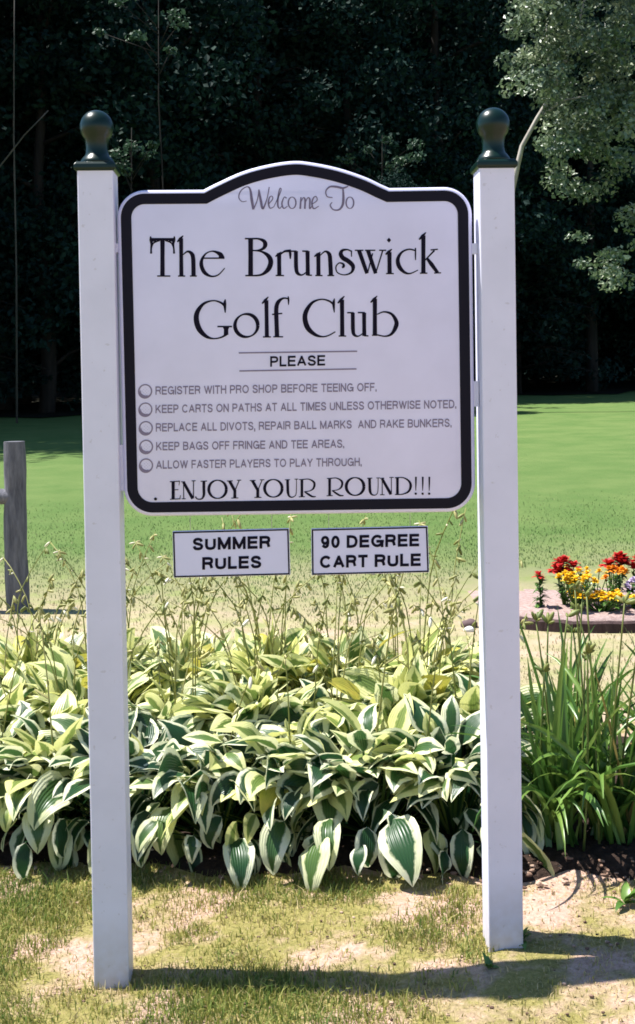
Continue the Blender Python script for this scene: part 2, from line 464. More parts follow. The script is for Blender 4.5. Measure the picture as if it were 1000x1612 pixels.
def band(mb, d0, d1, yf, th=0.0012):
    A, B = outline(d0), outline(d1); n = len(A)
    vs = [loc((p[0], YS - yf, p[1])) for p in A] + [loc((p[0], YS - yf, p[1])) for p in B] + \
         [loc((p[0], YS - yf + th, p[1])) for p in A] + [loc((p[0], YS - yf + th, p[1])) for p in B]
    fs = []
    for k in range(n):
        j = (k + 1) % n
        fs += [(k, j, n+j, n+k), (k, 2*n+k, 2*n+j, j), (n+k, n+j, 3*n+j, 3*n+k)]
    mb.add(vs, fs)
mb = MB(); band(mb, 6.2*U, 22.6*U, 0.0014); mb.build('border', M_BORDER, panel)

# --- lettering: every letter is a set of strokes with their own widths, flat paint a fraction of a millimetre proud
_layer = [0]; WT = [0.94]
def stroke(mb, pts, o, s, smooth=True, yf=0.0008):
    """pts (x, y, w) in enlarged-crop units; o, s: the crop's origin and scale"""
    P = [(o[0] + a / s, o[1] + b / s, w * WT[0] / s) for a, b, w in pts]
    if smooth and len(P) > 2: P = catmull(P, 6)
    _layer[0] = (_layer[0] + 1) % 7
    Y = YS - yf - _layer[0] * 0.00009
    L = []; Rr = []
    for i, (a, b, w) in enumerate(P):
        q0 = P[max(i-1, 0)]; q1 = P[min(i+1, len(P)-1)]
        d = np.array((q1[0]-q0[0], q1[1]-q0[1])); d /= np.linalg.norm(d) + 1e-9
        nn = np.array((-d[1], d[0])) * max(w, 0.5) / 2
        L.append(loc(pix(a + nn[0], b + nn[1], Y))); Rr.append(loc(pix(a - nn[0], b - nn[1], Y)))
    n = len(P)
    mb.add(L + Rr, [(i, i+1, n+i+1, n+i) for i in range(n-1)])
def ellipse(mb, c, rx, ry, o, s, ws, n=20):
    """ws: function of the angle -> stroke width"""
    stroke(mb, [(c[0] + rx*math.cos(t), c[1] + ry*math.sin(t), ws(t)) for t in [2*math.pi*k/n for k in range(n+1)]], o, s)
def dot(mb, c, r, o, s, n=10, yf=0.0008):
    Y = YS - yf - 0.0008
    vs = [loc(pix(o[0] + (c[0] + r*math.cos(2*math.pi*k/n))/s, o[1] + (c[1] + r*math.sin(2*math.pi*k/n))/s, Y)) for k in range(n)]
    mb.add(vs, [tuple(range(n))])
def ser(mb, x0, y0, x1, y1, w, o, s): stroke(mb, [(x0, y0, w), (x1, y1, w)], o, s, False)
def stem(mb, x0, y0, x1, y1, w, o, s):
    stroke(mb, [(x0, y0, w), ((x0+x1)/2, (y0+y1)/2, w*.94), (x1, y1, w)], o, s, False)
def flag(mb, x0, y0, x1, y1, w, o, s):
    stroke(mb, [(x0, y0, w*.8), ((x0+x1)/2, (y0+y1)/2, w*1.7), (x1, y1, w*.5)], o, s, False)

mb = MB()
o, s = (230, 360), 6.25           # The
stem(mb, 162, 102, 162, 465, 47, o, s); ser(mb, 45, 104, 280, 104, 27, o, s); ser(mb, 44, 118, 100, 114, 22, o, s); ser(mb, 282, 118, 226, 114, 22, o, s); ser(mb, 110, 466, 240, 466, 14, o, s)
stroke(mb, [(45, 75, 10), (48, 110, 30), (55, 150, 26), (50, 200, 18), (50, 245, 22)], o, s)
stroke(mb, [(280, 75, 10), (276, 110, 30), (268, 150, 24), (274, 200, 18), (276, 245, 22)], o, s)
stroke(mb, [(60, 175, 8), (78, 138, 16), (135, 116, 14)], o, s); stroke(mb, [(264, 175, 8), (246, 138, 16), (190, 116, 14)], o, s)
stem(mb, 345, 95, 348, 465, 42, o, s); flag(mb, 308, 130, 366, 68, 18, o, s); ser(mb, 315, 466, 385, 466, 14, o, s)
stroke(mb, [(362, 258, 10), (410, 224, 20), (452, 250, 40), (465, 310, 44), (468, 465, 44)], o, s); ser(mb, 432, 466, 500, 466, 14, o, s)
stroke(mb, [(770, 288, 10), (735, 255, 44), (690, 230, 26), (645, 222, 14), (590, 245, 16), (552, 300, 30), (545, 360, 40), (575, 430, 40), (640, 468, 20), (710, 455, 14), (775, 388, 10)], o, s)
ser(mb, 560, 290, 772, 290, 15, o, s); stroke(mb, [(715, 278, 30), (772, 286, 16)], o, s, False)
mb.build('club_lettering', M_INK, panel); mb = MB()
o = (380, 360)                    # Brun
stem(mb, 92, 95, 92, 462, 50, o, s); ser(mb, 35, 98, 150, 98, 16, o, s); ser(mb, 40, 462, 160, 462, 16, o, s)
stroke(mb, [(110, 98, 16), (170, 100, 20), (222, 122, 38), (236, 158, 46), (215, 196, 30), (160, 213, 15), (110, 214, 13)], o, s)
stroke(mb, [(110, 214, 13), (200, 226, 20), (268, 270, 44), (290, 330, 52), (265, 400, 48), (200, 452, 24), (110, 462, 15)], o, s)
stem(mb, 372, 240, 374, 460, 44, o, s); flag(mb, 336, 274, 396, 228, 16, o, s); ser(mb, 338, 461, 420, 461, 14, o, s)
stroke(mb, [(385, 256, 10), (425, 224, 22), (482, 218, 30)], o, s); stroke(mb, [(476, 205, 24), (482, 250, 26), (482, 298, 12)], o, s)
stroke(mb, [(538, 220, 42), (538, 300, 42), (540, 380, 42), (552, 436, 36), (592, 456, 18), (630, 436, 12), (648, 412, 8)], o, s)
stem(mb, 652, 220, 655, 460, 44, o, s); ser(mb, 486, 221, 545, 221, 16, o, s); ser(mb, 600, 221, 660, 221, 16, o, s); ser(mb, 650, 458, 695, 458, 14, o, s)
stem(mb, 758, 242, 760, 460, 44, o, s); flag(mb, 718, 275, 780, 230, 16, o, s); ser(mb, 728, 461, 800, 461, 14, o, s)
stroke(mb, [(775, 264, 10), (825, 224, 18), (866, 252, 40), (876, 330, 44), (882, 460, 44)], o, s); ser(mb, 848, 461, 914, 461, 14, o, s)
o, s = (520, 360), 5.5556         # swick
stroke(mb, [(186, 245, 10), (186, 190, 12)], o, s, False)
stroke(mb, [(186, 198, 14), (150, 183, 14), (108, 190, 26), (92, 220, 38), (112, 256, 42), (160, 285, 42), (200, 330, 38), (185, 382, 20), (125, 404, 11), (64, 384, 11), (50, 335, 12), (78, 300, 12), (112, 308, 20), (118, 328, 26), (104, 342, 16)], o, s)
stroke(mb, [(252, 190, 38), (322, 392, 34)], o, s, False); stroke(mb, [(328, 385, 11), (372, 215, 11)], o, s, False); ser(mb, 216, 189, 290, 189, 12, o, s)
stroke(mb, [(330, 190, 38), (398, 392, 34)], o, s, False); stroke(mb, [(400, 385, 11), (460, 190, 13)], o, s, False); ser(mb, 305, 189, 395, 189, 12, o, s); ser(mb, 428, 189, 490, 189, 12, o, s)
stem(mb, 518, 205, 520, 392, 40, o, s); flag(mb, 484, 226, 540, 178, 16, o, s); ser(mb, 488, 393, 556, 393, 12, o, s)
stroke(mb, [(514, 80, 4), (514, 100, 40), (514, 121, 4)], o, s, False)
stroke(mb, [(746, 168, 12), (746, 215, 14), (746, 275, 9)], o, s)
stroke(mb, [(746, 192, 14), (690, 180, 14), (628, 205, 20), (592, 265, 34), (603, 330, 40), (648, 380, 26), (700, 392, 13), (768, 362, 9)], o, s)
stem(mb, 815, 60, 815, 388, 40, o, s); flag(mb, 778, 95, 838, 32, 16, o, s); ser(mb, 785, 389, 850, 389, 12, o, s)
stroke(mb, [(830, 275, 12), (912, 190, 16)], o, s, False); ser(mb, 878, 186, 942, 180, 12, o, s)
stroke(mb, [(846, 258, 24), (885, 310, 38), (940, 386, 30)], o, s, False); ser(mb, 908, 388, 970, 386, 11, o, s)
mb.build('club_lettering', M_INK, panel)
mb = MB()
o, s = (300, 460), 5.882          # Golf
stroke(mb, [(322, 65, 8), (318, 110, 30), (322, 190, 10)], o, s)
stroke(mb, [(318, 128, 24), (280, 96, 20), (210, 78, 14), (125, 105, 26), (68, 175, 44), (54, 250, 52), (80, 340, 52), (140, 405, 36), (210, 430, 15), (285, 418, 16), (335, 388, 26)], o, s)
ser(mb, 250, 318, 385, 318, 15, o, s); stem(mb, 330, 318, 330, 395, 46, o, s); stroke(mb, [(330, 318, 70), (330, 345, 44)], o, s, False)
ellipse(mb, (518, 308), 106, 106, o, s, lambda t: 14 + 24 * abs(math.cos(t + 0.45)) ** 1.2)
stem(mb, 703, 75, 708, 412, 40, o, s); flag(mb, 663, 106, 722, 42, 16, o, s); ser(mb, 672, 414, 745, 414, 13, o, s)
stroke(mb, [(802, 410, 44), (798, 300, 42), (795, 150, 42), (815, 88, 36), (860, 56, 18), (908, 60, 14)], o, s); stroke(mb, [(905, 38, 10), (908, 70, 18), (908, 118, 8)], o, s)
ser(mb, 756, 206, 850, 196, 14, o, s); ser(mb, 768, 413, 858, 413, 13, o, s)
mb.build('club_lettering', M_INK, panel); mb = MB()
o = (470, 460)                    # Club
stroke(mb, [(334, 58, 8), (326, 105, 28), (332, 188, 9)], o, s)
stroke(mb, [(326, 112, 22), (280, 80, 18), (210, 66, 14), (130, 95, 26), (76, 168, 42), (60, 240, 48), (86, 330, 50), (150, 390, 34), (220, 412, 16), (280, 400, 13), (342, 366, 11)], o, s)
stem(mb, 403, 70, 406, 405, 42, o, s); flag(mb, 364, 102, 426, 36, 16, o, s); ser(mb, 372, 406, 442, 406, 13, o, s)
stroke(mb, [(503, 190, 38), (504, 270, 38), (505, 340, 38), (514, 390, 32), (550, 408, 15), (590, 386, 10), (605, 362, 8)], o, s)
stem(mb, 608, 190, 610, 405, 40, o, s); ser(mb, 452, 190, 512, 190, 14, o, s); ser(mb, 550, 189, 615, 189, 14, o, s); ser(mb, 608, 404, 648, 404, 13, o, s)
stem(mb, 708, 60, 708, 398, 42, o, s); flag(mb, 668, 96, 730, 34, 16, o, s)
stroke(mb, [(728, 206, 10), (790, 182, 15), (862, 202, 26), (906, 270, 40), (900, 325, 42), (860, 388, 26), (800, 408, 15), (728, 394, 14)], o, s); ser(mb, 680, 399, 730, 399, 12, o, s)
mb.build('club_lettering', M_INK, panel)
mb = MB(); o, s = (370, 280), 5.0  # Welcome To, in a script hand
k = 1.15
for st in ([(92, 182, 5), (55, 186, 6), (30, 152, 8), (48, 100, 8), (95, 70, 8), (120, 92, 14), (132, 170, 20), (145, 248, 16)],
           [(145, 248, 10), (176, 175, 7), (190, 92, 9)], [(188, 92, 10), (204, 180, 18), (220, 242, 14), (252, 165, 7), (270, 72, 7)],
           [(266, 205, 6), (296, 168, 7), (292, 144, 6), (272, 155, 9), (264, 198, 11), (276, 238, 8), (306, 228, 5)],
           [(306, 228, 5), (345, 145, 7), (364, 92, 7), (352, 86, 7), (340, 150, 11), (338, 218, 12), (354, 240, 7), (372, 215, 5)],
           [(406, 160, 9), (388, 152, 7), (370, 200, 11), (384, 240, 9), (414, 222, 5)],
           [(520, 152, 10), (514, 244, 13)], [(518, 195, 6), (538, 156, 7), (552, 172, 12), (550, 244, 12)], [(554, 195, 6), (574, 156, 7), (590, 172, 12), (588, 240, 10), (606, 222, 5)],
           [(606, 208, 6), (646, 178, 7), (640, 148, 7), (620, 155, 9), (606, 198, 11), (620, 242, 9), (660, 222, 5)],
           [(768, 155, 6), (726, 146, 8), (716, 104, 9), (748, 70, 12), (800, 70, 15), (850, 80, 14), (892, 66, 7)],
           [(850, 80, 10), (854, 150, 17), (848, 212, 17), (820, 250, 12), (775, 250, 9), (750, 216, 9), (766, 192, 5)]):
    stroke(mb, [(a, b, w * k) for a, b, w in st], o, s)
ellipse(mb, (450, 196), 30, 45, o, s, lambda t: 6 + 6 * abs(math.cos(t))); ellipse(mb, (905, 196), 30, 45, o, s, lambda t: 6 + 6 * abs(math.cos(t)))
mb.build('welcome_lettering', M_SCRIPT, panel)
WT[0] = 0.80
mb = MB(); o, s = (230, 740), 4.348   # ENJOY YOUR ROUND!!!
stem(mb, 186, 80, 186, 200, 28, o, s); ser(mb, 163, 80, 232, 76, 8, o, s); ser(mb, 190, 136, 222, 134, 7, o, s); ser(mb, 165, 200, 236, 197, 8, o, s); stroke(mb, [(230, 74, 6), (226, 105, 5)], o, s, False); stroke(mb, [(236, 172, 5), (232, 198, 8)], o, s, False)
stem(mb, 257, 85, 258, 196, 8, o, s); stroke(mb, [(256, 82, 24), (320, 196, 26)], o, s, False); stem(mb, 325, 72, 325, 195, 8, o, s); ser(mb, 240, 80, 268, 80, 7, o, s); ser(mb, 312, 74, 340, 73, 7, o, s); ser(mb, 244, 197, 272, 197, 7, o, s)
stroke(mb, [(396, 76, 24), (396, 130, 24), (396, 170, 22), (382, 196, 13), (352, 198, 10), (338, 182, 13)], o, s); ser(mb, 374, 77, 418, 75, 8, o, s)
ell = lambda t: 9 + 16 * abs(math.cos(t)) ** 1.3
ellipse(mb, (490, 132), 60, 62, o, s, ell)
stroke(mb, [(572, 75, 26), (608, 142, 24)], o, s, False); stroke(mb, [(638, 70, 8), (610, 140, 8)], o, s, False); stem(mb, 608, 135, 608, 192, 26, o, s); ser(mb, 584, 192, 632, 191, 8, o, s); ser(mb, 554, 75, 594, 74, 8, o, s); ser(mb, 622, 70, 652, 69, 7, o, s)
mb.build('farewell_lettering', M_INK, panel); mb = MB()
stroke(mb, [(728, 72, 26), (765, 138, 24)], o, s, False); stroke(mb, [(795, 67, 8), (767, 136, 8)], o, s, False); stem(mb, 765, 130, 765, 188, 26, o, s); ser(mb, 742, 188, 790, 187, 8, o, s); ser(mb, 710, 72, 750, 71, 8, o, s); ser(mb, 780, 67, 810, 66, 7, o, s)
ellipse(mb, (872, 125), 60, 60, o, s, ell)
o, s = (450, 740), 4.167
stroke(mb, [(12, 64, 22), (13, 110, 22), (15, 148, 22), (24, 172, 15), (45, 178, 8), (66, 162, 6), (70, 120, 6), (70, 60, 6)], o, s); ser(mb, -6, 64, 28, 63, 7, o, s); ser(mb, 58, 60, 82, 59, 6, o, s)
for dx, dy in ((0, 0), (182, -7)):
    if dx: mb.build('farewell_lettering', M_INK, panel); mb = MB()
    stem(mb, 106 + dx, 62 + dy, 106 + dx, 175 + dy, 22, o, s); ser(mb, 86 + dx, 176 + dy, 126 + dx, 175 + dy, 7, o, s); ser(mb, 88 + dx, 62 + dy, 120 + dx, 62 + dy, 7, o, s)
    stroke(mb, [(108 + dx, 62 + dy, 8), (152 + dx, 60 + dy, 9), (186 + dx, 82 + dy, 18), (184 + dx, 116 + dy, 16), (160 + dx, 136 + dy, 8), (122 + dx, 142 + dy, 7)], o, s)
    stroke(mb, [(124 + dx, 142 + dy, 10), (150 + dx, 160 + dy, 16), (175 + dx, 174 + dy, 14), (198 + dx, 174 + dy, 7)], o, s)
ellipse(mb, (455, 108), 58, 58, o, s, ell)
stroke(mb, [(550, 54, 22), (551, 100, 22), (553, 136, 22), (562, 158, 15), (584, 165, 8), (602, 150, 6), (606, 110, 6), (606, 52, 6)], o, s); ser(mb, 534, 54, 568, 53, 7, o, s); ser(mb, 594, 52, 618, 51, 6, o, s)
stem(mb, 633, 62, 633, 162, 7, o, s); stroke(mb, [(632, 56, 22), (690, 160, 24)], o, s, False); stem(mb, 693, 48, 693, 160, 7, o, s); ser(mb, 618, 54, 646, 53, 7, o, s); ser(mb, 680, 49, 708, 48, 7, o, s); ser(mb, 620, 162, 648, 162, 7, o, s)
stem(mb, 733, 50, 733, 160, 22, o, s); stroke(mb, [(716, 51, 8), (770, 50, 9), (808, 72, 16), (820, 104, 21), (806, 140, 16), (768, 158, 9), (716, 161, 8)], o, s)
for x in (854, 899, 942):
    stroke(mb, [(x, 44, 15), (x, 90, 12), (x - 1, 136, 5)], o, s, False); dot(mb, (x - 1, 155), 8, o, s)
mb.build('farewell_lettering', M_INK, panel)
mb = MB(); dot(mb, (245, 785.5), 2.4, (0, 0), 1.0); mb.build('paint_dot', M_INK, panel)
WT[0] = 1.0
mb = MB()
stroke(mb, [(376, 555.6, 2.2), (562.5, 553.0, 2.2)], (0, 0), 1, False); stroke(mb, [(377, 584.0, 2.2), (561.5, 580.8, 2.2)], (0, 0), 1, False)
mb.build('rule_line', M_GREYINK, panel)

def arc(cx, cy, rx, ry, a0, a1, n=14): return [(cx + rx*math.cos(R(a0 + (a1-a0)*k/n)), cy + ry*math.sin(R(a0 + (a1-a0)*k/n))) for k in range(n+1)]
L_ = lambda *p: ('l', list(p)); S_ = lambda *p: ('s', list(p)); A_ = lambda *q: ('p', arc(*q))
GL = {  # sans capitals as centre lines in a unit box: (width, strokes)
 'A': (.94, [L_((0,0),(.5,1)), L_((.5,1),(1,0)), L_((.2,.3),(.8,.3))]),
 'B': (.86, [L_((0,0),(0,1)), S_((0,1),(.55,1),(.86,.94),(.94,.76),(.86,.59),(.55,.53),(0,.53)), S_((.5,.53),(.9,.45),(1,.27),(.9,.07),(.55,0),(0,0))]),
 'C': (.98, [A_(.52,.5,.52,.5,38,322)]), 'D': (.90, [L_((0,0),(0,1)), S_((0,1),(.45,1),(.83,.88),(1,.5),(.83,.12),(.45,0),(0,0))]),
 'E': (.80, [L_((0,0),(0,1)), L_((0,1),(1,1)), L_((0,.52),(.92,.52)), L_((0,0),(1,0))]), 'F': (.74, [L_((0,0),(0,1)), L_((0,1),(1,1)), L_((0,.5),(.88,.5))]),
 'G': (1.02, [A_(.5,.5,.5,.5,40,335), L_((.55,.46),(1.04,.46)), L_((1,.46),(1,.0))]), 'H': (.86, [L_((0,0),(0,1)), L_((1,0),(1,1)), L_((0,.53),(1,.53))]),
 'I': (.0, [L_((0,0),(0,1))]), 'K': (.90, [L_((0,0),(0,1)), L_((.02,.34),(.92,1)), L_((.34,.6),(.98,0))]), 'L': (.70, [L_((0,0),(0,1)), L_((0,0),(1,0))]),
 'M': (1.04, [L_((0,0),(0,1)), L_((.02,1),(.5,.02)), L_((.98,1),(.5,.02)), L_((1,0),(1,1))]), 'N': (.86, [L_((0,0),(0,1)), L_((.02,1),(.98,0)), L_((1,0),(1,1))]),
 'O': (1.04, [A_(.5,.5,.5,.5,0,360,20)]), 'P': (.82, [L_((0,0),(0,1)), S_((0,1),(.6,1),(.92,.92),(1,.73),(.92,.54),(.6,.46),(0,.46))]),
 'R': (.88, [L_((0,0),(0,1)), S_((0,1),(.6,1),(.9,.93),(.97,.75),(.9,.57),(.6,.5),(0,.5)), S_((.5,.5),(.8,.42),(.9,.24),(.98,0))]),
 'S': (.84, [S_((.97,.73),(.84,.93),(.5,1),(.15,.93),(.04,.75),(.16,.6),(.5,.51),(.84,.42),(1,.26),(.86,.06),(.5,0),(.14,.06),(0,.28))]),
 'T': (.80, [L_((.5,0),(.5,1)), L_((0,1),(1,1))]), 'U': (.86, [S_((0,1),(0,.6),(.0,.3),(.14,.07),(.5,0),(.86,.07),(1,.3),(1,.6),(1,1))]),
 'V': (.90, [L_((0,1),(.5,0)), L_((1,1),(.5,0))]), 'W': (1.30, [L_((0,1),(.26,0)), L_((.5,1),(.26,0)), L_((.5,1),(.74,0)), L_((1,1),(.74,0))]),
 'Y': (.90, [L_((0,1),(.5,.42)), L_((1,1),(.5,.42)), L_((.5,0),(.5,.44))]), '.': (.0, [L_((0,-.07),(0,.07))]), ',': (.0, [L_((0,.06),(0,-.2))]),
 '9': (.70, [A_(.48,.68,.48,.32,0,360,18), S_((.97,.7),(.98,.4),(.85,.1),(.45,0),(.05,.18))]), '0': (.70, [A_(.5,.5,.5,.5,0,360,20)]),
}
def sans(name, txt, x0, x1, y0, y1, cap, m, parent, Y, weight=.14, origin=sign):
    """sans capitals from (x0, y0) to (x1, y1) on the baseline, photo pixels; one mesh"""
    gap = .15 if weight > .16 else .15; adv = []; x = 0.0
    for ch in txt:
        if ch == ' ': x += .46; continue
        w = GL[ch][0] + (weight if GL[ch][0] < .1 else 0); adv.append((ch, x, w)); x += w + gap
    tot = x - gap; b = MB(); lay = 0
    for ch, gx_, w in adv:
        for kind, pts in GL[ch][1]:
            hw = weight / 2
            P = [(gx_ + hw + px_ * (w - weight), hw + py_ * (1 - weight)) for px_, py_ in pts]
            if kind == 's': P = [tuple(q) for q in catmull(P, 5)]
            if kind == 'l':            # square ends reach the outer edge
                d = np.array(P[-1]) - np.array(P[0]); ln = np.linalg.norm(d)
                e = d / ln * (hw if abs(d[0]) < 1e-6 or abs(d[1]) < 1e-6 else hw * .55)
                P = [tuple(np.array(P[0]) - e), tuple(np.array(P[-1]) + e)]
            lay = (lay + 1) % 7; Lf = []; Rt = []
            for i in range(len(P)):
                q0, q1 = np.array(P[max(i-1, 0)]), np.array(P[min(i+1, len(P)-1)])
                if np.allclose(P[0], P[-1]) and i in (0, len(P)-1): q0, q1 = np.array(P[-2]), np.array(P[1])
                d = q1 - q0; d /= np.linalg.norm(d) + 1e-9; nn = np.array((-d[1], d[0])) * hw
                for lst, sg in ((Lf, 1), (Rt, -1)):
                    ux, uy = np.array(P[i]) + nn * sg; t = ux / tot
                    p = pix(x0 + (x1-x0)*t, y0 + (y1-y0)*t - cap*uy, Y - lay * .00009)
                    lst.append((p.x - origin.location.x, p.y - origin.location.y, p.z - origin.location.z))
            n = len(P); b.add(Lf + Rt, [(n+i, n+i+1, i+1, i) for i in range(n-1)])
    return b.build(name, m, parent)
sans('please_lettering', 'PLEASE', 425.5, 512, 577.4, 575.4, 16.5, M_INK, panel, YS - 0.001, 0.19)
LINES = [('REGISTER WITH PRO SHOP BEFORE TEEING OFF.', 245, 593, 621.5, 615.8), ('KEEP CARTS ON PATHS AT ALL TIMES UNLESS OTHERWISE NOTED.', 245, 718.5, 650.6, 642.6),
         ('REPLACE ALL DIVOTS, REPAIR BALL MARKS  AND RAKE BUNKERS.', 245.5, 711, 679.6, 672.2), ('KEEP BAGS OFF FRINGE AND TEE AREAS.', 246, 542, 709.2, 705.0),
         ('ALLOW FASTER PLAYERS TO PLAY THROUGH.', 246, 569.5, 738.2, 733.6)]
for tx, x0, x1, y0, y1 in LINES:
    sans('rule_lettering', tx, x0, x1, y0, y1, 13.2, M_GREYINK, panel, YS - 0.001, 0.165)
def ball_icon(cx, cy):
    mb = MB(); o = (cx, cy); r = 10.0
    ellipse(mb, (0, 0), r, r, o, 1.0, lambda t: 2.0 + 2.3 * max(0, math.cos(t - R(115))) ** 1.5)
    stroke(mb, [(r*.78*math.cos(a), r*.78*math.sin(a), w) for a, w in ((R(60), .6), (R(90), 1.6), (R(120), 2.2), (R(150), 1.6), (R(185), .6))], o, 1.0)
    for a in range(-2, 3):
        for b in range(-2, 3):
            if a*a + b*b < 6 and (a + b) % 2 == 0: dot(mb, (a*2.5, b*2.5), 0.42, o, 1.0, 6)
    return mb.build('golf_ball_icon', M_GREYINK, panel)
for cx, cy in ((228.8, 615.6), (229.2, 644.6), (229.8, 673.8), (230.2, 703.2), (230.2, 732.6)): ball_icon(cx, cy)

# --- posts with ball caps
POSTROT = R(2.2)
def post(top, bot, wpx):
    """top / bot: centre of the front face in photo pixels"""
    pt, pb = pix(top[0], top[1], YP), pix(bot[0], bot[1], YP)
    w = wpx * YP / F_PX
    r = empty('post', (0, 0, 0)); r.parent = sign
    return pt, pb, w
def make_post(top, bot, w, label):
    pt, pb = pix(*top, YP), pix(*bot, YP)
    pb = pb - (pt - pb).normalized() * 0.0
    ax = (pt - pb); H = ax.length; ax.normalize()
    xx = Vector((math.cos(POSTROT), math.sin(POSTROT), 0)); xx = (xx - ax * xx.dot(ax)).normalized()
    yy = ax.cross(xx)
    rot = Matrix((xx, yy, ax)).transposed().to_4x4()
    M = Matrix.Translation(pb + yy * (w / 2)) @ rot
    m = MB(); m.box((-w/2, -w/2, -0.35), (w/2, w/2, H + 3*YP/F_PX))
    po = m.build('post', M_POST, None, bevel=0.0035, seg=2)
    po.parent = sign; po.matrix_parent_inverse = Matrix.Identity(4)
    po.matrix_basis = Matrix.Translation(-sign.location) @ M
    tag(po, label)
    u = YP / F_PX; c = MB()
    hw = w / 2 + 4.6 * u
    # square plate with a sloping shoulder, then bell, neck and ball
    def sq(h, z): return [(-h, -h, z), (h, -h, z), (h, h, z), (-h, h, z)]
    lv = [sq(w/2 + 1.2*u, -6*u), sq(hw - 1*u, -4*u), sq(hw, -2.5*u), sq(hw, 3.5*u), sq(hw - 2.5*u, 7*u), sq(w/2 + 0.5*u, 8.5*u)]
    vs = [p for l_ in lv for p in l_]
    fs = [(i*4+k, i*4+(k+1) % 4, (i+1)*4+(k+1) % 4, (i+1)*4+k) for i in range(len(lv)-1) for k in range(4)] + [(3, 2, 1, 0), tuple(20+k for k in range(4))]
    c.add(vs, fs)
    cap = c.build('post_cap', M_CAP, po, bevel=0.002, seg=2); cap.location = (0, 0, H + 5.5*u)
    bl = MB()
    prof = [(27*u, 8*u), (27.5*u, 11*u), (26*u, 14*u), (23*u, 18.5*u), (19.5*u, 22*u), (18*u, 26*u), (17.5*u, 32*u), (17.7*u, 38*u), (19*u, 47*u)]
    R0 = 26.6 * u; zc = 67.5 * u
    a0 = math.acos(19.0 / 26.6)
    for k in range(1, 22):
        a = -a0 + (math.pi/2 + a0) * k / 22
        prof.append((R0 * math.cos(a), zc + R0 * math.sin(a)))
    prof.append((0.3*u, zc + R0))
    bl.lathe(prof, 40)
    f = bl.build('ball_finial', M_CAP, po, smooth=True); f.location = (0, 0, H + 5.5*u)
    return po
P_L = make_post((149.6, 268), (176.0, 1566), 0.1025, 'left white square post with a green ball cap')
P_R = make_post((782.5, 264), (797.3, 1503), 0.1015, 'right white square post with a green ball cap')
# white mounting battens that carry the board on the inner faces of the posts
def batten(x0, x1, ya, yb, dx):
    A, B = pix(x0, ya, YS + 0.02), pix(x0 + dx, yb, YS + 0.02)
    m = MB(); wv = (x1 - x0) * U
    vs = []
    for p in (B, A):
        for (a, b) in ((0, -.012), (wv, -.012), (wv, .012), (0, .012)): vs.append(loc((p.x + a, p.y + b, p.z)))
    m.add(vs, [(3, 2, 1, 0), (4, 5, 6, 7), (0, 1, 5, 4), (1, 2, 6, 5), (2, 3, 7, 6), (3, 0, 4, 7)])
    return m.build('mounting_batten', M_POST, sign)
batten(178.0, 188.0, 384, 398, 0.2); batten(184.5, 198, 700, 772, 2); batten(743.0, 753, 600, 640, 0.2); batten(741, 751, 384, 400, 0.2)

# --- the two small plaques hanging under the board
def plaque(corners, name_label, lines, hook_x):
    TL, TR, BR, BL = [pix(a, b, YS + 0.006) for a, b in corners]
    root = empty('rule_plaque', tuple((BL + BR) / 2), name_label, 'sign', 'small rule plaques under the board')
    L = lambda p, dy=0: (p.x - root.location.x, p.y - root.location.y + dy, p.z - root.location.z)
    m = MB(); q = [BL, BR, TR, TL]
    m.add([L(p) for p in q] + [L(p, 0.012) for p in q], [(0, 1, 2, 3), (7, 6, 5, 4), (0, 4, 5, 1), (1, 5, 6, 2), (2, 6, 7, 3), (3, 7, 4, 0)])
    m.build('plate', M_PLAQ, root, bevel=0.0015)
    ctr = sum(q, Vector()) / 4; b = MB()
    def ring(px): return [Vector((p.x + (px*U if p.x < ctr.x else -px*U), p.y, p.z + (px*U if p.z < ctr.z else -px*U))) for p in q]
    A, B = ring(0.8), ring(3.2)
    b.add([L(p, -0.0008) for p in A] + [L(p, -0.0008) for p in B], [(k, (k+1) % 4, 4+(k+1) % 4, 4+k) for k in range(4)])
    b.build('border', M_BORDER, root)
    for ln in lines: sans('lettering', ln[0], *ln[1:], M_INK, root, YS + 0.005, 0.225, origin=root)
    for hx, hy in hook_x:
        a = pix(hx, hy + 6, YS + 0.012); t = pix(hx - 0.5, hy - 26, YS + 0.012)
        hm = MB(); hm.tube([L(a), L((a + t) / 2), L(t)], 0.0008, 5); hm.build('hanger', M_WIRE, root)
    return root
plaque([(271.5, 836.5), (455.3, 831.8), (457.3, 905.2), (273.6, 909.8)], 'small white plaque with dark border reading SUMMER RULES hung under the sign',
       [('SUMMER', 303.5, 426, 866.6, 863.2, 19.8), ('RULES', 318.5, 411.5, 897.0, 894.4, 19.8)], [(300, 836), (428, 833)])
plaque([(490.0, 832.4), (673.6, 828.2), (676.0, 901.2), (490.8, 905.8)], 'small white plaque with dark border reading 90 DEGREE CART RULE hung under the sign',
       [('90', 505.5, 535, 863.5, 862.8, 19.8), ('DEGREE', 546, 660, 862.6, 860.0, 19.8), ('CART', 503.8, 579, 894.6, 892.9, 19.8), ('RULE', 590, 662.5, 892.6, 891.0, 19.8)], [(518, 832), (646, 829)])

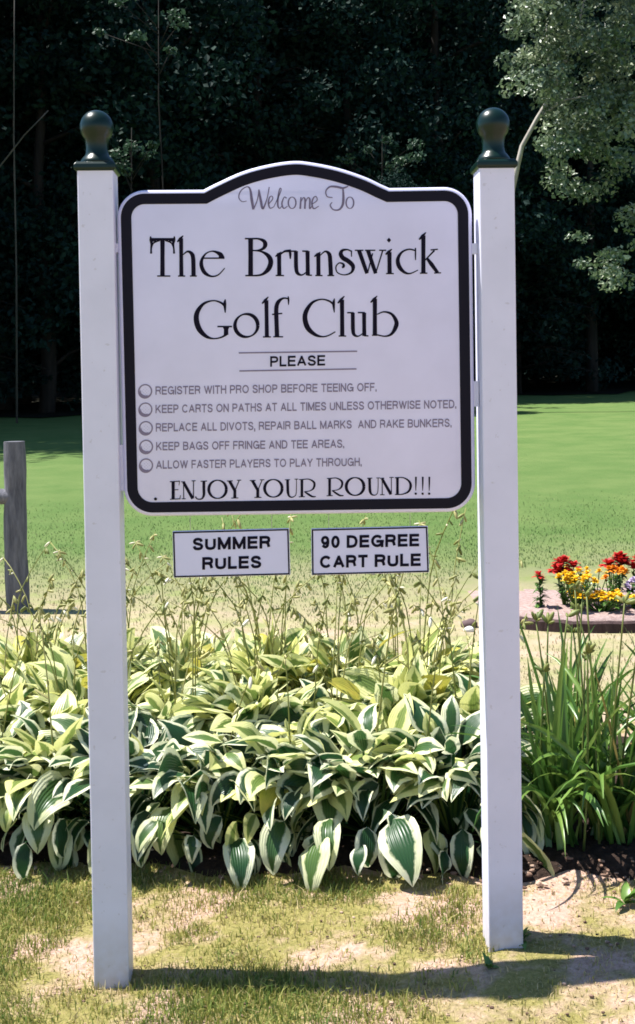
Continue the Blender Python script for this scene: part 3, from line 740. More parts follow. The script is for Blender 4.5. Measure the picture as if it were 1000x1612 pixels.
# ------------------------------------------------------------------ leaves and plants
def ribbons(specs, nx, ny, shape):
    """specs: list of dicts p, az, e0, droop, L, W, fold, tint, twist. Returns V,F,uv,tint"""
    Vs, Us, Ts, Fs = [], [], [], []; base = 0
    t = np.linspace(-1, 1, nx); sgrid = np.linspace(0, 1, ny)
    f0 = np.array([(j*nx+i, j*nx+i+1, (j+1)*nx+i+1, (j+1)*nx+i) for j in range(ny-1) for i in range(nx-1)])
    for q in specs:
        e = q['e0'] - q['droop'] * sgrid ** q.get('pw', 1.3)
        az = q['az'] + q.get('curl', 0) * sgrid
        d = np.stack([np.cos(az)*np.cos(e), np.sin(az)*np.cos(e), np.sin(e)], -1)
        step = q['L'] / (ny - 1)
        mid = np.array(q['p']) + np.concatenate([[np.zeros(3)], np.cumsum((d[:-1] + d[1:]) / 2 * step, 0)])
        side = np.stack([-np.sin(az), np.cos(az), np.zeros(ny)], -1)
        nrm = np.cross(d, side)
        tw = q.get('twist', 0) + q.get('tw2', 0) * sgrid
        s2 = side * np.cos(tw)[:, None] + nrm * np.sin(tw)[:, None]
        n2_ = -side * np.sin(tw)[:, None] + nrm * np.cos(tw)[:, None]
        w = q['W'] / 2 * shape(sgrid)
        wave = q.get('wave', 0) * np.sin(sgrid[:, None] * q.get('wf', 9) + t[None, :] * 1.5 + q.get('wp', 0)) * np.abs(t)[None, :]
        Vg = mid[:, None] + s2[:, None] * (t[None, :, None] * w[:, None, None]) + n2_[:, None] * ((q['fold'] * np.abs(t)[None, :] - q.get('cup', 0) * t[None, :]**2 + wave) * w[:, None])[..., None]
        Vs.append(Vg.reshape(-1, 3)); Fs.append(f0 + base); base += nx * ny
        Us.append(np.stack(np.broadcast_arrays((t[None, :] + 1) / 2, sgrid[:, None]), -1).reshape(-1, 2))
        Ts.append(np.full(nx*ny, q['tint']))
    return np.concatenate(Vs), np.concatenate(Fs), np.concatenate(Us), np.concatenate(Ts)
hosta_shape = lambda s: np.clip(np.sin(np.pi * np.clip(s, 0, 1) ** 0.72) ** 0.8 * (1 - 0.18 * s), 0.015, 2)
strap_shape = lambda s: np.clip(np.minimum(1, (1 - s) ** 0.55 * 1.25) * (0.75 + 0.25 * np.minimum(1, s * 4)), 0.03, 1)

def hosta_leaf_mesh(rng, n=58, size=1.0, yellow=0.04, up=0.0):
    specs = []; pet = []
    for i in range(n):
        k = (i + 0.5) / n                        # 0 inner ... 1 outer
        az = rng.uniform(0, 2 * np.pi)
        el = R(80) - k * R(50) + rng.normal(0, R(7)) + up * R(12)
        pl = (0.22 + 0.16 * k + rng.normal(0, 0.03)) * size * (0.8 + 0.45 * (1 - k)) * (1 + 0.2 * up)
        b = np.array([np.cos(az) * 0.03, np.sin(az) * 0.03, 0.0])
        tip = b + pl * np.array([np.cos(az) * np.cos(el), np.sin(az) * np.cos(el), np.sin(el)])
        Lf = (0.172 + 0.048 * k) * rng.uniform(0.62, 1.22) * size
        e0 = el - R(25) - k * R(18) + rng.normal(0, R(12))
        droop = (R(35) + k * R(62)) * (1 - .45 * up) + rng.normal(0, R(16))
        if k > 0.74: e0 -= R(20); droop += R(10); tip[2] *= rng.uniform(0.45, 1.0); Lf *= rng.uniform(0.68, 0.95)
        ti = rng.uniform(0.0, 0.8)
        if up: ti = rng.uniform(0.52, 0.835)
        if rng.random() < yellow: ti = rng.uniform(0.9, 1.0)
        specs.append(dict(p=tip, az=az + rng.normal(0, 0.25), e0=e0, droop=droop, L=Lf, W=Lf * rng.uniform(0.48, 0.66), fold=rng.uniform(0.1, 0.42),
                          cup=rng.uniform(0, 0.3), tint=ti, wave=rng.uniform(0.03, 0.13), wf=rng.uniform(8, 15), wp=rng.uniform(0, 6), twist=rng.normal(0, 0.5), tw2=rng.normal(0, 0.55), curl=rng.normal(0, 0.45)))
        pet.append((b, tip, el, ti))
    V, F, uv, ti = ribbons(specs, 7, 9, hosta_shape)
    # petioles: narrow ribbons running into each blade
    ps = [dict(p=b, az=math.atan2(tip[1]-b[1], tip[0]-b[0]), e0=math.atan2(tip[2]-b[2], math.hypot(tip[0]-b[0], tip[1]-b[1])) , droop=0.0, L=float(np.linalg.norm(tip-b)), W=0.011, fold=0.6, tint=min(t, 0.8)) for b, tip, el, t in pet]
    V2, F2, uv2, t2 = ribbons(ps, 3, 4, lambda s: np.ones_like(s))
    uv2[:, 0] = 0.5 + (uv2[:, 0] - 0.5) * 0.3; uv2[:, 1] *= 0.3
    return npmesh('leaves', np.concatenate([V, V2]), np.concatenate([F, F2 + len(V)]), np.concatenate([uv, uv2]), np.concatenate([ti, t2]))
def scape_mesh(rng, H, tipbend=0.3):
    """bare flower stalk with spent, nodding bells and bracts toward the top"""
    m = MB(); az = rng.uniform(0, 2*np.pi); le = rng.uniform(0.05, 0.28) * H; pts = []
    n = 12
    for k in range(n + 1):
        s = k / n
        b = le * s ** 1.8 + (tipbend * 0.16 * max(0, s - 0.72) / 0.28 if s > 0.72 else 0)
        z = H * s - (0.05 * H * tipbend * (max(0, s - 0.8) / 0.2) ** 2 if s > 0.8 else 0)
        pts.append(Vector((math.cos(az) * b, math.sin(az) * b, z)))
    tn = rng.uniform(0.38, 0.74)
    m.tube(pts, [0.0040 - 0.002 * k / n for k in range(n + 1)], 5, tint=tn)
    for k in range(rng.integers(7, 14)):
        s = 1 - 0.34 * rng.random() ** 1.5; i = min(int(s * n), n - 1); p = pts[i].lerp(pts[i+1], s * n - i)
        a = rng.uniform(0, 2*np.pi); ln = rng.uniform(0.011, 0.024)
        d = Vector((math.cos(a) * .7, math.sin(a) * .7, rng.uniform(-1.6, 0.2))).normalized()
        rot = d.to_track_quat('Z', 'Y').to_matrix()
        m.blob(p + d * ln, ln, (0.32, 0.32, 1.0), 6, 4, tint=float(np.clip(rng.choice([tn, 0.35, 0.75, 0.95], p=[.35, .25, .28, .12]) + rng.normal(0, .05), 0, 1)), rot=rot)
    if rng.random() < 0.4:                       # a small leafy bract
        p = pts[int(n * 0.6)]; d = Vector((math.cos(az + 1), math.sin(az + 1), 0.7)).normalized()
        m.blob(p + d * 0.03, 0.035, (0.28, 0.1, 1), 6, 4, tint=0.75, rot=d.to_track_quat('Z', 'Y').to_matrix())
    me = bpy.data.meshes.new('flower_stalk'); me.from_pydata(m.v, [], m.f)
    a = me.attributes.new('tint', 'FLOAT', 'POINT'); a.data.foreach_set('value', m.t)
    me.polygons.foreach_set('use_smooth', [True] * len(me.polygons)); me.update()
    return me
hr = np.random.default_rng(23)
LEAFM = [hosta_leaf_mesh(hr, 116, 1.0, 0.006) for _ in range(4)]
LEAFU = [hosta_leaf_mesh(hr, 92, 1.0, 0.08, up=1.0) for _ in range(3)]      # further back: more upright, painted yellower for the sunlit top of the bed
SCAPES = [scape_mesh(hr, h, tb) for h, tb in ((0.80, .4), (0.88, 1.0), (0.72, .2), (0.95, .8), (1.0, .3), (0.86, 1.2), (0.66, .6), (1.04, .5))]
def hosta(x, y, kind, nst, label, sc_=1.0):
    z = gzf(x, y) + 0.025
    r = empty('hosta', (x, y, z), label, 'plant', 'hostas in the bed behind the sign')
    r.rotation_euler = (0, 0, hr.uniform(0, 6.28)); r.scale = (sc_,) * 3
    link('leaves', LEAFM[kind] if kind < 4 else LEAFU[kind - 4], M_HOSTA, r)
    for k in range(nst):
        st = link('flower_stalk', SCAPES[int(hr.integers(0, len(SCAPES)))], M_STALK, r)
        a, q = hr.uniform(0, 6.28), hr.uniform(0.0, 0.14)
        st.location = (q * math.cos(a), q * math.sin(a), 0); st.rotation_euler = (hr.normal(0, .07), hr.normal(0, .07), hr.uniform(0, 6.28)); k_ = hr.uniform(0.85, 1.12); st.scale = (k_, k_, k_)
    return r
def at(px, Y): return pix(px, 800, Y).x
FRONT = [(-40, 4.50, 0, 'front-row white-edged hosta at the left edge of the bed'), (78, 4.46, 1, 'front-row white-edged hosta left of the left post'), (205, 4.38, 2, 'front-row white-edged hosta partly behind the left post'),
         (335, 4.30, 3, 'front-row white-edged hosta under the SUMMER RULES plaque'), (462, 4.26, 0, 'front-row white-edged hosta under the gap between the two plaques'), (585, 4.20, 1, 'front-row white-edged hosta under the 90 DEGREE plaque'), (705, 4.16, 2, 'front-row white-edged hosta just left of the right post')]
for px, Y, k, lb in FRONT: hosta(at(px, Y), Y - 0.03, k, 1, lb, 1.02)
MID = [(-5, 4.92, 1, 6, 'middle-row white-edged hosta at the left edge of the bed'), (120, 4.84, 5, 6, 'middle-row hosta with golden leaves left of the left post'), (262, 4.80, 0, 6, 'middle-row white-edged hosta just right of the left post'), (400, 4.72, 6, 6, 'middle-row hosta with yellow leaves below the SUMMER RULES plaque'),
       (530, 4.66, 3, 6, 'middle-row white-edged hosta below the 90 DEGREE plaque'), (640, 4.62, 4, 7, 'middle-row upright hosta with pale leaves left of the right post'), (745, 4.56, 1, 5, 'middle-row white-edged hosta behind the right post')]
for px, Y, k, ns, lb in MID: hosta(at(px, Y), Y, k, ns, lb, 1.0)
BACK = [(40, 5.32, 4, 12, 'back-row hosta with tall stalks at the foot of the log post'), (165, 5.30, 5, 12, 'back-row hosta with tall stalks behind the left post'), (290, 5.22, 6, 11, 'back-row hosta with tall stalks below the SUMMER RULES plaque'),
        (420, 5.18, 4, 11, 'back-row hosta with tall stalks between the two plaques'), (545, 5.12, 5, 12, 'back-row hosta with tall stalks below the 90 DEGREE plaque'), (660, 5.08, 6, 12, 'back-row hosta with tall stalks left of the right post')]
for px, Y, k, ns, lb in BACK: hosta(at(px, Y), Y, k, ns, lb, 1.02)

# --- daylilies
def daylily_mesh(rng, n=75):
    sp = []
    for i in range(n):
        az = rng.uniform(0, 2*np.pi); k = rng.random()
        q = rng.uniform(0, 0.09); a2 = rng.uniform(0, 6.28)
        sp.append(dict(p=(q*math.cos(a2), q*math.sin(a2), 0), az=az, e0=R(86) - k * R(24) + rng.normal(0, R(4)), droop=R(15) + R(125) * k ** 1.5 + rng.normal(0, R(15)), pw=2.0,
                       L=rng.uniform(0.42, 0.76), W=rng.uniform(0.021, 0.036), fold=rng.uniform(0.3, 0.9), curl=rng.normal(0, 0.3), twist=rng.normal(0, 0.3), tw2=rng.normal(0, 0.8),
                       tint=float(np.clip(rng.normal(0.5, 0.22), 0, 0.9)) if rng.random() > 0.015 else 1.0))
    V, F, uv, ti = ribbons(sp, 3, 12, strap_shape)
    return npmesh('leaves', V, F, uv, ti)
def bud_stalk(rng, H):
    m = MB(); az = rng.uniform(0, 6.28); le = rng.uniform(0.02, 0.2) * H; n = 8
    pts = [Vector((math.cos(az)*le*(k/n)**1.5, math.sin(az)*le*(k/n)**1.5, H*k/n)) for k in range(n+1)]
    tn = rng.uniform(0.0, 0.4)
    m.tube(pts, [0.0050 - 0.002*k/n for k in range(n+1)], 6, tint=tn)
    for k in range(rng.integers(3, 7)):
        a = rng.uniform(0, 6.28); ln = rng.uniform(0.012, 0.026); d = Vector((math.cos(a)*.7, math.sin(a)*.7, rng.uniform(0.2, 1.3))).normalized()
        m.blob(pts[-1] + d * ln * 1.1, ln, (0.36, 0.36, 1), 7, 5, tint=float(np.clip(rng.normal(0.35, .15), 0, 0.8)), rot=d.to_track_quat('Z', 'Y').to_matrix())
    me = bpy.data.meshes.new('flower_stalk'); me.from_pydata(m.v, [], m.f)
    a = me.attributes.new('tint', 'FLOAT', 'POINT'); a.data.foreach_set('value', m.t)
    me.polygons.foreach_set('use_smooth', [True] * len(me.polygons)); me.update()
    return me
DLM = [daylily_mesh(hr, 56) for _ in range(3)]
BUDS = [bud_stalk(hr, h) for h in (0.70, 0.80, 0.76, 0.86, 0.64)]
for px, Y, k, ns, lb in ((868, 3.98, 0, 4, 'daylily clump right beside the right post'), (955, 3.98, 1, 5, 'daylily clump in front at the right edge of the photo'), (905, 4.42, 2, 4, 'daylily clump behind the two front daylilies'),
                         (1045, 4.36, 0, 3, 'daylily clump cut off by the right edge of the photo')):
    x = at(px, Y); r = empty('daylily', (x, Y, gzf(x, Y) + 0.02), lb, 'plant', 'daylilies beside the right post'); r.rotation_euler = (0, 0, hr.uniform(0, 6.28))
    link('leaves', DLM[k], M_DAYLILY, r)
    for j in range(ns):
        st = link('flower_stalk', BUDS[int(hr.integers(0, 5))], M_STALK, r); a, q = hr.uniform(0, 6.28), hr.uniform(0.02, 0.16)
        st.location = (q*math.cos(a), q*math.sin(a), 0); st.rotation_euler = (hr.normal(0, .08), hr.normal(0, .08), hr.uniform(0, 6.28))

# --- wood chips scattered along the front of the bed
def chips(n):
    m = MB()
    for i in range(n):
        x = hr.uniform(-1.4, 1.5); 
        if hr.random() < 0.6: x = hr.uniform(0.3, 1.4)
        y = float(bed_front(x)) + abs(hr.normal(0, 0.10)) - 0.03
        z = gzf(x, y) + 0.012 + 0.02 * min(1, max(0, (y - float(bed_front(x))) / 0.1))
        rot = (Matrix.Rotation(hr.uniform(0, 6.28), 3, 'Z') @ Matrix.Rotation(hr.normal(0, .4), 3, 'X'))
        m.blob((x, y, z), hr.uniform(0.006, 0.016), (1, hr.uniform(.4, .7), 0.35), 6, 3, tint=float(hr.random()), rot=rot)
    return m.build('wood_chips', M_CHIP)
tag(chips(150), kind='stuff')

# ------------------------------------------------------------------ grass
def near_grass():
    n = 330000
    x = npr.uniform(-1.7, 1.7, n); y = npr.uniform(2.35, 4.75, n)
    den = 0.55 * vnoise(x, y, 2.6, 1) + 0.3 * vnoise(x, y, 7, 2) + 0.15 * vnoise(x, y, 19, 3)
    den += 0.22 * np.exp(-((y - bed_front(x) + 0.10) / 0.12) ** 2) + np.clip(-x - 0.55, 0, 1) * 0.30 - np.clip(x + .25, 0, 1) * 0.30
    den += 0.16 * np.exp(-((x - 0.05) / 0.3) ** 2 - ((y - 3.1) / 0.15) ** 2)
    keep = (y < bed_front(x) + 0.03 + 0.06 * (npr.random(n) - .5)) & (npr.random(n) < np.clip((den - 0.35) * 3.4, 0.06, 0.95) * 0.62)
    x, y, den = x[keep], y[keep], den[keep]; n = len(x)
    h = npr.gamma(4, 0.0042, n) * (0.55 + 0.8 * np.clip(den, 0, 1)) + 0.006
    tint = np.clip(0.66 - 0.6 * (den - 0.42) + npr.normal(0, 0.17, n), 0, 1)
    return blades('grass', x, y, h, npr.uniform(0.0022, 0.0048, n), tint, M_GRASS, 1.1)
near_grass()
def dry_thatch():
    n = 26000; x = npr.uniform(-1.7, 1.7, n); y = npr.uniform(2.4, 4.1, n); k = y < bed_front(x) + .02; x, y = x[k], y[k]; n = len(x)
    h = npr.uniform(.004, .012, n)
    blades('dry_thatch', x, y, h, npr.uniform(.0018, .0035, n), np.clip(npr.normal(.86, .12, n), 0, 1), M_GRASS, 4.0)
dry_thatch()
def soil_crumbs():
    m = MB()
    for i in range(900):
        x, y = hr0.uniform(-1.5, 1.5), hr0.uniform(2.45, 3.9)
        if y > float(bed_front(x)): continue
        m.blob((x, y, gzf(x, y) + .002), hr0.uniform(.0025, .008), (1, .8, .6), 5, 3, tint=float(hr0.random()))
    tag(m.build('soil_crumbs', M_CHIP), kind='stuff')
hr0 = np.random.default_rng(3)
soil_crumbs()
def far_grass():
    n = 70000
    y = 5.7 + 10 * npr.random(n) ** 1.6; x = npr.uniform(-0.36, 0.36, n) * y
    den = 0.6 * vnoise(x, y, 0.9, 5) + 0.4 * vnoise(x, y, 3.5, 6)
    g = np.clip((y - 8.0 + (den - .5) * 4) / 2.2, 0, 1)
    keep = npr.random(n) < (0.25 + 0.75 * g) * np.clip((15.7 - y) / 5, 0, 1)
    keep &= ~((((x - 2.62) / 1.52) ** 4 + ((y - 8.75) / 1.2) ** 4) < 1)
    x, y, g = x[keep], y[keep], g[keep]; n = len(x)
    tint = np.clip(0.95 - 0.45 * g + npr.normal(0, .14, n), 0, 1)
    blades('lawn_grass', x, y, npr.uniform(0.012, 0.032, n), npr.uniform(0.005, 0.009, n), tint, M_LAWNB, 0.9)
far_grass()
# small weeds by the foot of the right post
def weed(px, py, Y, n, L, label, name='weed'):
    p = pix(px, py, Y); r = empty(name, (p.x, Y, gzf(p.x, Y)), label, 'plant')
    sp = [dict(p=(0, 0, 0.003), az=hr.uniform(0, 6.28), e0=R(hr.uniform(25, 75)), droop=R(hr.uniform(30, 80)), L=L*hr.uniform(.7, 1.2), W=L*hr.uniform(.3, .45), fold=.3, tint=hr.uniform(.2, .8), wave=.08) for _ in range(n)]
    V, F, uv, ti = ribbons(sp, 3, 6, hosta_shape); link('leaves', npmesh('leaves', V, F, uv, ti), M_DAYLILY, r)
weed(822, 1512, 3.34, 9, 0.055, 'small green weed at the foot of the right post')
weed(985, 1462, 3.52, 10, 0.075, 'leafy green weed in the grass below the daylilies')
weed(770, 1545, 3.20, 8, 0.045, 'small dark weed in the grass in front of the right post')

# ------------------------------------------------------------------ raised flower bed on the right
BC = (2.62, 8.75); BRX, BRY = 1.50, 1.20
def ell_pt(a, k=1.0, w=True):
    q = 1 + (0.02 * math.sin(3 * a + 1) if w else 0)
    sg = lambda v: math.copysign(abs(v) ** 0.5, v)
    return BC[0] + BRX * k * q * sg(math.cos(a)), BC[1] + BRY * k * q * sg(math.sin(a))
m = MB(); n = 72; vs = []; 
for ring_, (k, z) in enumerate(((0.985, 0.0), (0.985, 0.060), (0.8, 0.075), (0.4, 0.09))):
    for i in range(n):
        x, y = ell_pt(2*math.pi*i/n, k); fd = min(1.0, max(0.0, (9.0 - y) / 0.9)); vs.append((x, y, gzf(x, y) + (z + (hr.normal(0, .006) if ring_ else 0)) * fd - (0.05 if ring_ == 0 else 0.004 * (1 - fd))))
fs = [(r_*n+i, r_*n+(i+1) % n, (r_+1)*n+(i+1) % n, (r_+1)*n+i) for r_ in range(3) for i in range(n)] + [tuple(3*n+i for i in range(n))]
m.add(vs, fs); tag(m.build('mulch_bed', M_MULCH, smooth=True), kind='structure')
m = MB(); vs = []; ne = 48
for i in range(ne + 1):
    a = R(209) + R(155) * i / ne; jz = hr.normal(0, .003)
    for k, z in ((1.035, -0.06), (1.035, 0.062 + jz), (1.022, 0.072 + jz), (0.998, 0.072 + jz), (0.988, 0.062 + jz), (0.988, -0.06)):
        x, y = ell_pt(a, k); vs.append((x, y, gzf(x, y) + z))
m.add(vs, [(i*6+k, (i+1)*6+k, (i+1)*6+k+1, i*6+k+1) for i in range(ne) for k in range(5)] + [tuple(range(6)), tuple(ne*6+k for k in range(6))[::-1]])
tag(m.build('bed_edging', M_EDGE), 'low dark brown curved edging around the raised flower bed', 'edging')
def stone(px, py, Y, r_, col, label):
    p = pix(px, py, Y); m = MB(); m.blob((0, 0, 0), r_, (1.3, 0.9, 0.8), 12, 8)
    m.v = [tuple(np.array(v) * (1 + 0.12 * math.sin(v[0]*90 + v[1]*70))) for v in m.v]
    o = m.build('stone', mat('stone', col, .8), smooth=True); o.location = (p.x, Y, gzf(p.x, Y) + r_*.4); tag(o, label, 'stone')
stone(740, 990, 7.75, 0.045, (0.10, 0.06, 0.06), 'dark brown stone at the left end of the flower bed edging')
stone(738, 996, 7.62, 0.028, (0.75, 0.73, 0.68), 'small white stone in front of the dark stone by the flower bed')

M_PETAL = {'red': mat('red_petals', (0.50, 0.018, 0.015), .55), 'yellow': mat('yellow_petals', (0.85, 0.55, 0.015), .55), 'orange': mat('orange_petals', (0.80, 0.30, 0.01), .55), 'lilac': mat('lilac_petals', (0.55, 0.45, 0.62), .55)}
for k_, m_ in M_PETAL.items():
    q = NB(m_); c0 = tuple(q.b.inputs['Base Color'].default_value)[:3]; q.translucent(c0, 0.25)
def flower_plant(px, Y, H, spread, nf, col, label, fr=0.035, name='bedding_flower'):
    x = at(px, Y); z = gzf(x, Y) + 0.065
    r = empty(name, (x, Y, z), label, 'flower', 'bedding flowers in the raised bed')
    heads = [(hr.uniform(-spread, spread), hr.uniform(-spread, spread)*.7, H * hr.uniform(0.72, 1.05)) for _ in range(nf)]
    st = MB()
    for hx, hy, hz in heads: st.tube([(hx*.2, hy*.2, 0), (hx*.7, hy*.7, hz*.55), (hx, hy, hz)], [.005, .004, .003], 5, tint=0.3)
    st.build('stems', M_DAYLILY, r, smooth=True)
    sp = []
    for _ in range(70):
        hx, hy, hz = heads[int(hr.integers(0, nf))]; s = hr.uniform(0.05, 0.9)
        sp.append(dict(p=(hx*s, hy*s, hz*s), az=hr.uniform(0, 6.28), e0=R(hr.uniform(-10, 60)), droop=R(hr.uniform(10, 70)), L=hr.uniform(.04, .085), W=hr.uniform(.018, .035), fold=.25, tint=hr.uniform(0, .55)))
    V, F, uv, ti = ribbons(sp, 3, 5, hosta_shape); link('leaves', npmesh('leaves', V, F, uv, ti), M_DAYLILY, r)
    for hx, hy, hz in heads:
        sp = []
        for ring_ in range(3):
            for k in range(9 - 2*ring_):
                sp.append(dict(p=(hx, hy, hz + .006*ring_), az=hr.uniform(0, 6.28), e0=R(15 + 28*ring_ + hr.uniform(-8, 12)), droop=R(hr.uniform(20, 60)), L=fr*(1.05 - .2*ring_), W=fr*.62, fold=.15, tint=0.5))
        V, F, uv, ti = ribbons(sp, 3, 4, lambda s: np.clip(np.sin(np.pi*np.clip(s*.8+.12, 0, 1)), .05, 1)); link('blossom', npmesh('blossom', V, F, uv, ti), M_PETAL[col], r)
    return r
flower_plant(851, 8.05, 0.25, 0.02, 1, 'red', 'single dull red flower at the left end of the raised bed', 0.055)
flower_plant(888, 8.10, 0.30, 0.065, 6, 'red', 'clump of red flowers left of the yellow ones', 0.072)
flower_plant(908, 7.92, 0.24, 0.12, 17, 'yellow', 'bright yellow flowers just right of the left red clump', 0.036)
flower_plant(945, 7.86, 0.12, 0.24, 26, 'yellow', 'low yellow flowers at the front edge of the raised bed', 0.038)
flower_plant(970, 8.15, 0.32, 0.085, 5, 'red', 'tall red flowers near the right edge of the photo', 0.074)
flower_plant(964, 8.00, 0.27, 0.10, 7, 'orange', 'orange and gold flowers under the tall red ones', 0.040)
flower_plant(998, 7.92, 0.20, 0.06, 6, 'lilac', 'pale lilac flowers at the right edge of the photo', 0.038)
flower_plant(1008, 8.2, 0.33, 0.07, 4, 'red', 'red flowers cut off by the right edge of the photo', 0.060)
flower_plant(935, 8.25, 0.22, 0.20, 16, 'yellow', 'loose yellow flowers behind the low yellow ones', 0.034)

# ------------------------------------------------------------------ log rail fence on the left
fp = pix(28, 952, 8.55); ft = pix(22, 695, 8.55)
rf = empty('rail_fence', (fp.x, 8.55, gzf(fp.x, 8.55)), 'grey weathered log fence post with a rail running off to the left', 'fence')
m = MB(); Hh = ft.z - rf.location.z; dx = ft.x - fp.x
npt = 14; pts = []; rad = []
for k in range(npt + 1):
    s = k / npt; pts.append(Vector((dx * s + 0.004*math.sin(s*9), 0.004*math.cos(s*7), -0.3 + (Hh + 0.3) * s))); rad.append(0.092 - 0.012*s + 0.003*math.sin(s*23))
m.tube(pts, rad, 18, cap=False)
m.add([pts[-1] + Vector((math.cos(2*math.pi*k/18)*rad[-1]*.999, math.sin(2*math.pi*k/18)*rad[-1]*.999, 0)) for k in range(18)] , [tuple(range(18))])
m.build('post', M_POSTWOOD, rf, smooth=True, angle=R(45))
m = MB(); rz = pix(2, 783, 8.5).z - rf.location.z
m.tube([(0.03, -0.02, rz), (-0.5, 0.02, rz + .01), (-1.4, 0.1, rz - .02), (-2.6, .2, rz)], [.058, .066, .07, .066], 14)
m.build('rail', M_POSTWOOD, rf, smooth=True, angle=R(50))

# ------------------------------------------------------------------ trees
def leaf_cloud(cent, rad, counts, size, rng, flat=0.75, outward=0.5, up=0.25):
    """leaf cards around clump centres; bent quads, returns V,F,tint"""
    idx = np.repeat(np.arange(len(cent)), counts); n = len(idx)
    g = rng.normal(0, 1, (n, 3)); g /= np.linalg.norm(g, axis=1)[:, None] + 1e-9
    rr = rad[idx] * rng.random(n) ** 0.45
    p = cent[idx] + g * rr[:, None] * np.array([1, 1, flat])
    nr = g * outward + rng.normal(0, 0.6, (n, 3)) + np.array([0, 0, up]); nr /= np.linalg.norm(nr, axis=1)[:, None] + 1e-9
    a = np.cross(nr, rng.normal(0, 1, (n, 3))); a /= np.linalg.norm(a, axis=1)[:, None] + 1e-9
    b = np.cross(nr, a); sz = size * rng.uniform(0.6, 1.35, n)[:, None]
    P = np.stack([p - a * sz * .5, p - b * sz * .32 + nr * sz * .08, p + a * sz * .5, p + b * sz * .32 + nr * sz * .08], 1)
    F = np.arange(n * 4).reshape(n, 4)
    ct = rng.random(len(cent))
    t = np.clip(0.45 * ct[idx] + 0.55 * rng.random(n), 0, 1)
    return P.reshape(-1, 3), F, np.repeat(t, 4)
def tree_meshes(rng, H, rx, crown0, nclump, leaves, size, trunk_r, limbs=9, lean=(0, 0), clump_r=1.1):
    m = MB(); n = 10
    tp = [Vector((lean[0] * (k/n)**1.3 + .15*math.sin(k*1.1), lean[1]*(k/n)**1.3, -0.3 + (H*0.93 + .3)*k/n)) for k in range(n+1)]
    m.tube(tp, [trunk_r * (1.15 - k/n) ** 0.9 + 0.02 for k in range(n+1)], 10)
    cents = []
    for i in range(limbs):
        s = crown0 + (0.95 - crown0) * (i + .5) / limbs; k = s * n; j = min(int(k), n-1); b = tp[j].lerp(tp[j+1], k - j)
        az = i * 2.4 + rng.uniform(-.4, .4); q = (s - crown0) / (1 - crown0)
        Ls = rx * (math.sin(math.pi * min(1, q * .8 + .18)) ** 0.7) * rng.uniform(.7, 1.05)
        e = R(rng.uniform(5, 40)); pts = [b]
        for u in (.35, .7, 1.0): pts.append(b + Vector((math.cos(az)*math.cos(e)*Ls*u, math.sin(az)*math.cos(e)*Ls*u, math.sin(e)*Ls*u + .3*math.sin(u*3))))
        m.tube(pts, [trunk_r*.36, trunk_r*.25, trunk_r*.15, trunk_r*.05], 6)
        cents += [tuple(p + Vector(tuple(rng.normal(0, .5, 3)))) for p in pts[1:]]
    while len(cents) < nclump:
        q = rng.random(); a = rng.uniform(0, 2*np.pi); rr = rx * (math.sin(math.pi * min(1, q * .8 + .18)) ** 0.7) * rng.uniform(.35, 1.05)
        z = H * (crown0 + (1 - crown0) * q); k = min(max(z / (H*.93), 0), .999) * n; j = int(k); b = tp[j].lerp(tp[j+1], k - j)
        cents.append((b.x + rr*math.cos(a), b.y + rr*math.sin(a), z + rng.normal(0, .3)))
    cents = np.array(cents); rad = clump_r * rng.uniform(.6, 1.3, len(cents))
    cnt = np.maximum(4, (leaves / len(cents) * rad**2 / np.mean(rad**2))).astype(int)
    V, F, t = leaf_cloud(cents, rad, cnt, size, rng)
    crown = npmesh('crown', V, F, tint=t, smooth=False)
    tm = bpy.data.meshes.new('trunk'); tm.from_pydata(m.v, [], m.f); tm.polygons.foreach_set('use_smooth', [True]*len(tm.polygons)); tm.update()
    return tm, crown
def pine_meshes(rng, H, rx, crown0, leaves, size, trunk_r):
    m = MB(); m.tube([(0, 0, -.3), (.1, 0, H*.4), (0, .1, H*.75), (0, 0, H)], [trunk_r, trunk_r*.75, trunk_r*.4, .03], 10)
    cents = []; rad = []
    z = H * crown0
    while z < H:
        q = (z - H*crown0) / (H*(1-crown0)); Lm = rx * (1 - q) ** 0.75 + .3; nb = rng.integers(5, 8); a0 = rng.uniform(0, 6.28)
        for b in range(nb):
            a = a0 + 6.283*b/nb + rng.normal(0, .2); L = Lm * rng.uniform(.65, 1.1)
            m.tube([(0, 0, z), (math.cos(a)*L*.5, math.sin(a)*L*.5, z + .1*L), (math.cos(a)*L, math.sin(a)*L, z - .05*L)], [trunk_r*.2, trunk_r*.12, .015], 5)
            for u in np.linspace(.3, 1, 6):
                cents.append((math.cos(a)*L*u + rng.normal(0, .15), math.sin(a)*L*u + rng.normal(0, .15), z + .18*L*u*(1-u) - .08*L*u + rng.normal(0, .12))); rad.append(.30 + .45*(1-u*.5)*min(1, L/3))
        z += rng.uniform(.55, .95)
    cents = np.array(cents); rad = np.array(rad); cnt = np.full(len(cents), max(3, int(leaves / len(cents))))
    V, F, t = leaf_cloud(cents, rad, cnt, size, rng, flat=.45, outward=.2, up=.7)
    crown = npmesh('crown', V, F, tint=t, smooth=False)
    tm = bpy.data.meshes.new('trunk'); tm.from_pydata(m.v, [], m.f); tm.polygons.foreach_set('use_smooth', [True]*len(tm.polygons)); tm.update()
    return tm, crown
tr = np.random.default_rng(5)
BROAD = [tree_meshes(tr, 21, 4.8, .12, 170, 26000, .25, .30, 11, clump_r=1.3), tree_meshes(tr, 24, 5.4, .10, 190, 28000, .26, .36, 12, clump_r=1.35), tree_meshes(tr, 18, 4.2, .06, 150, 22000, .23, .24, 10, clump_r=1.15)]
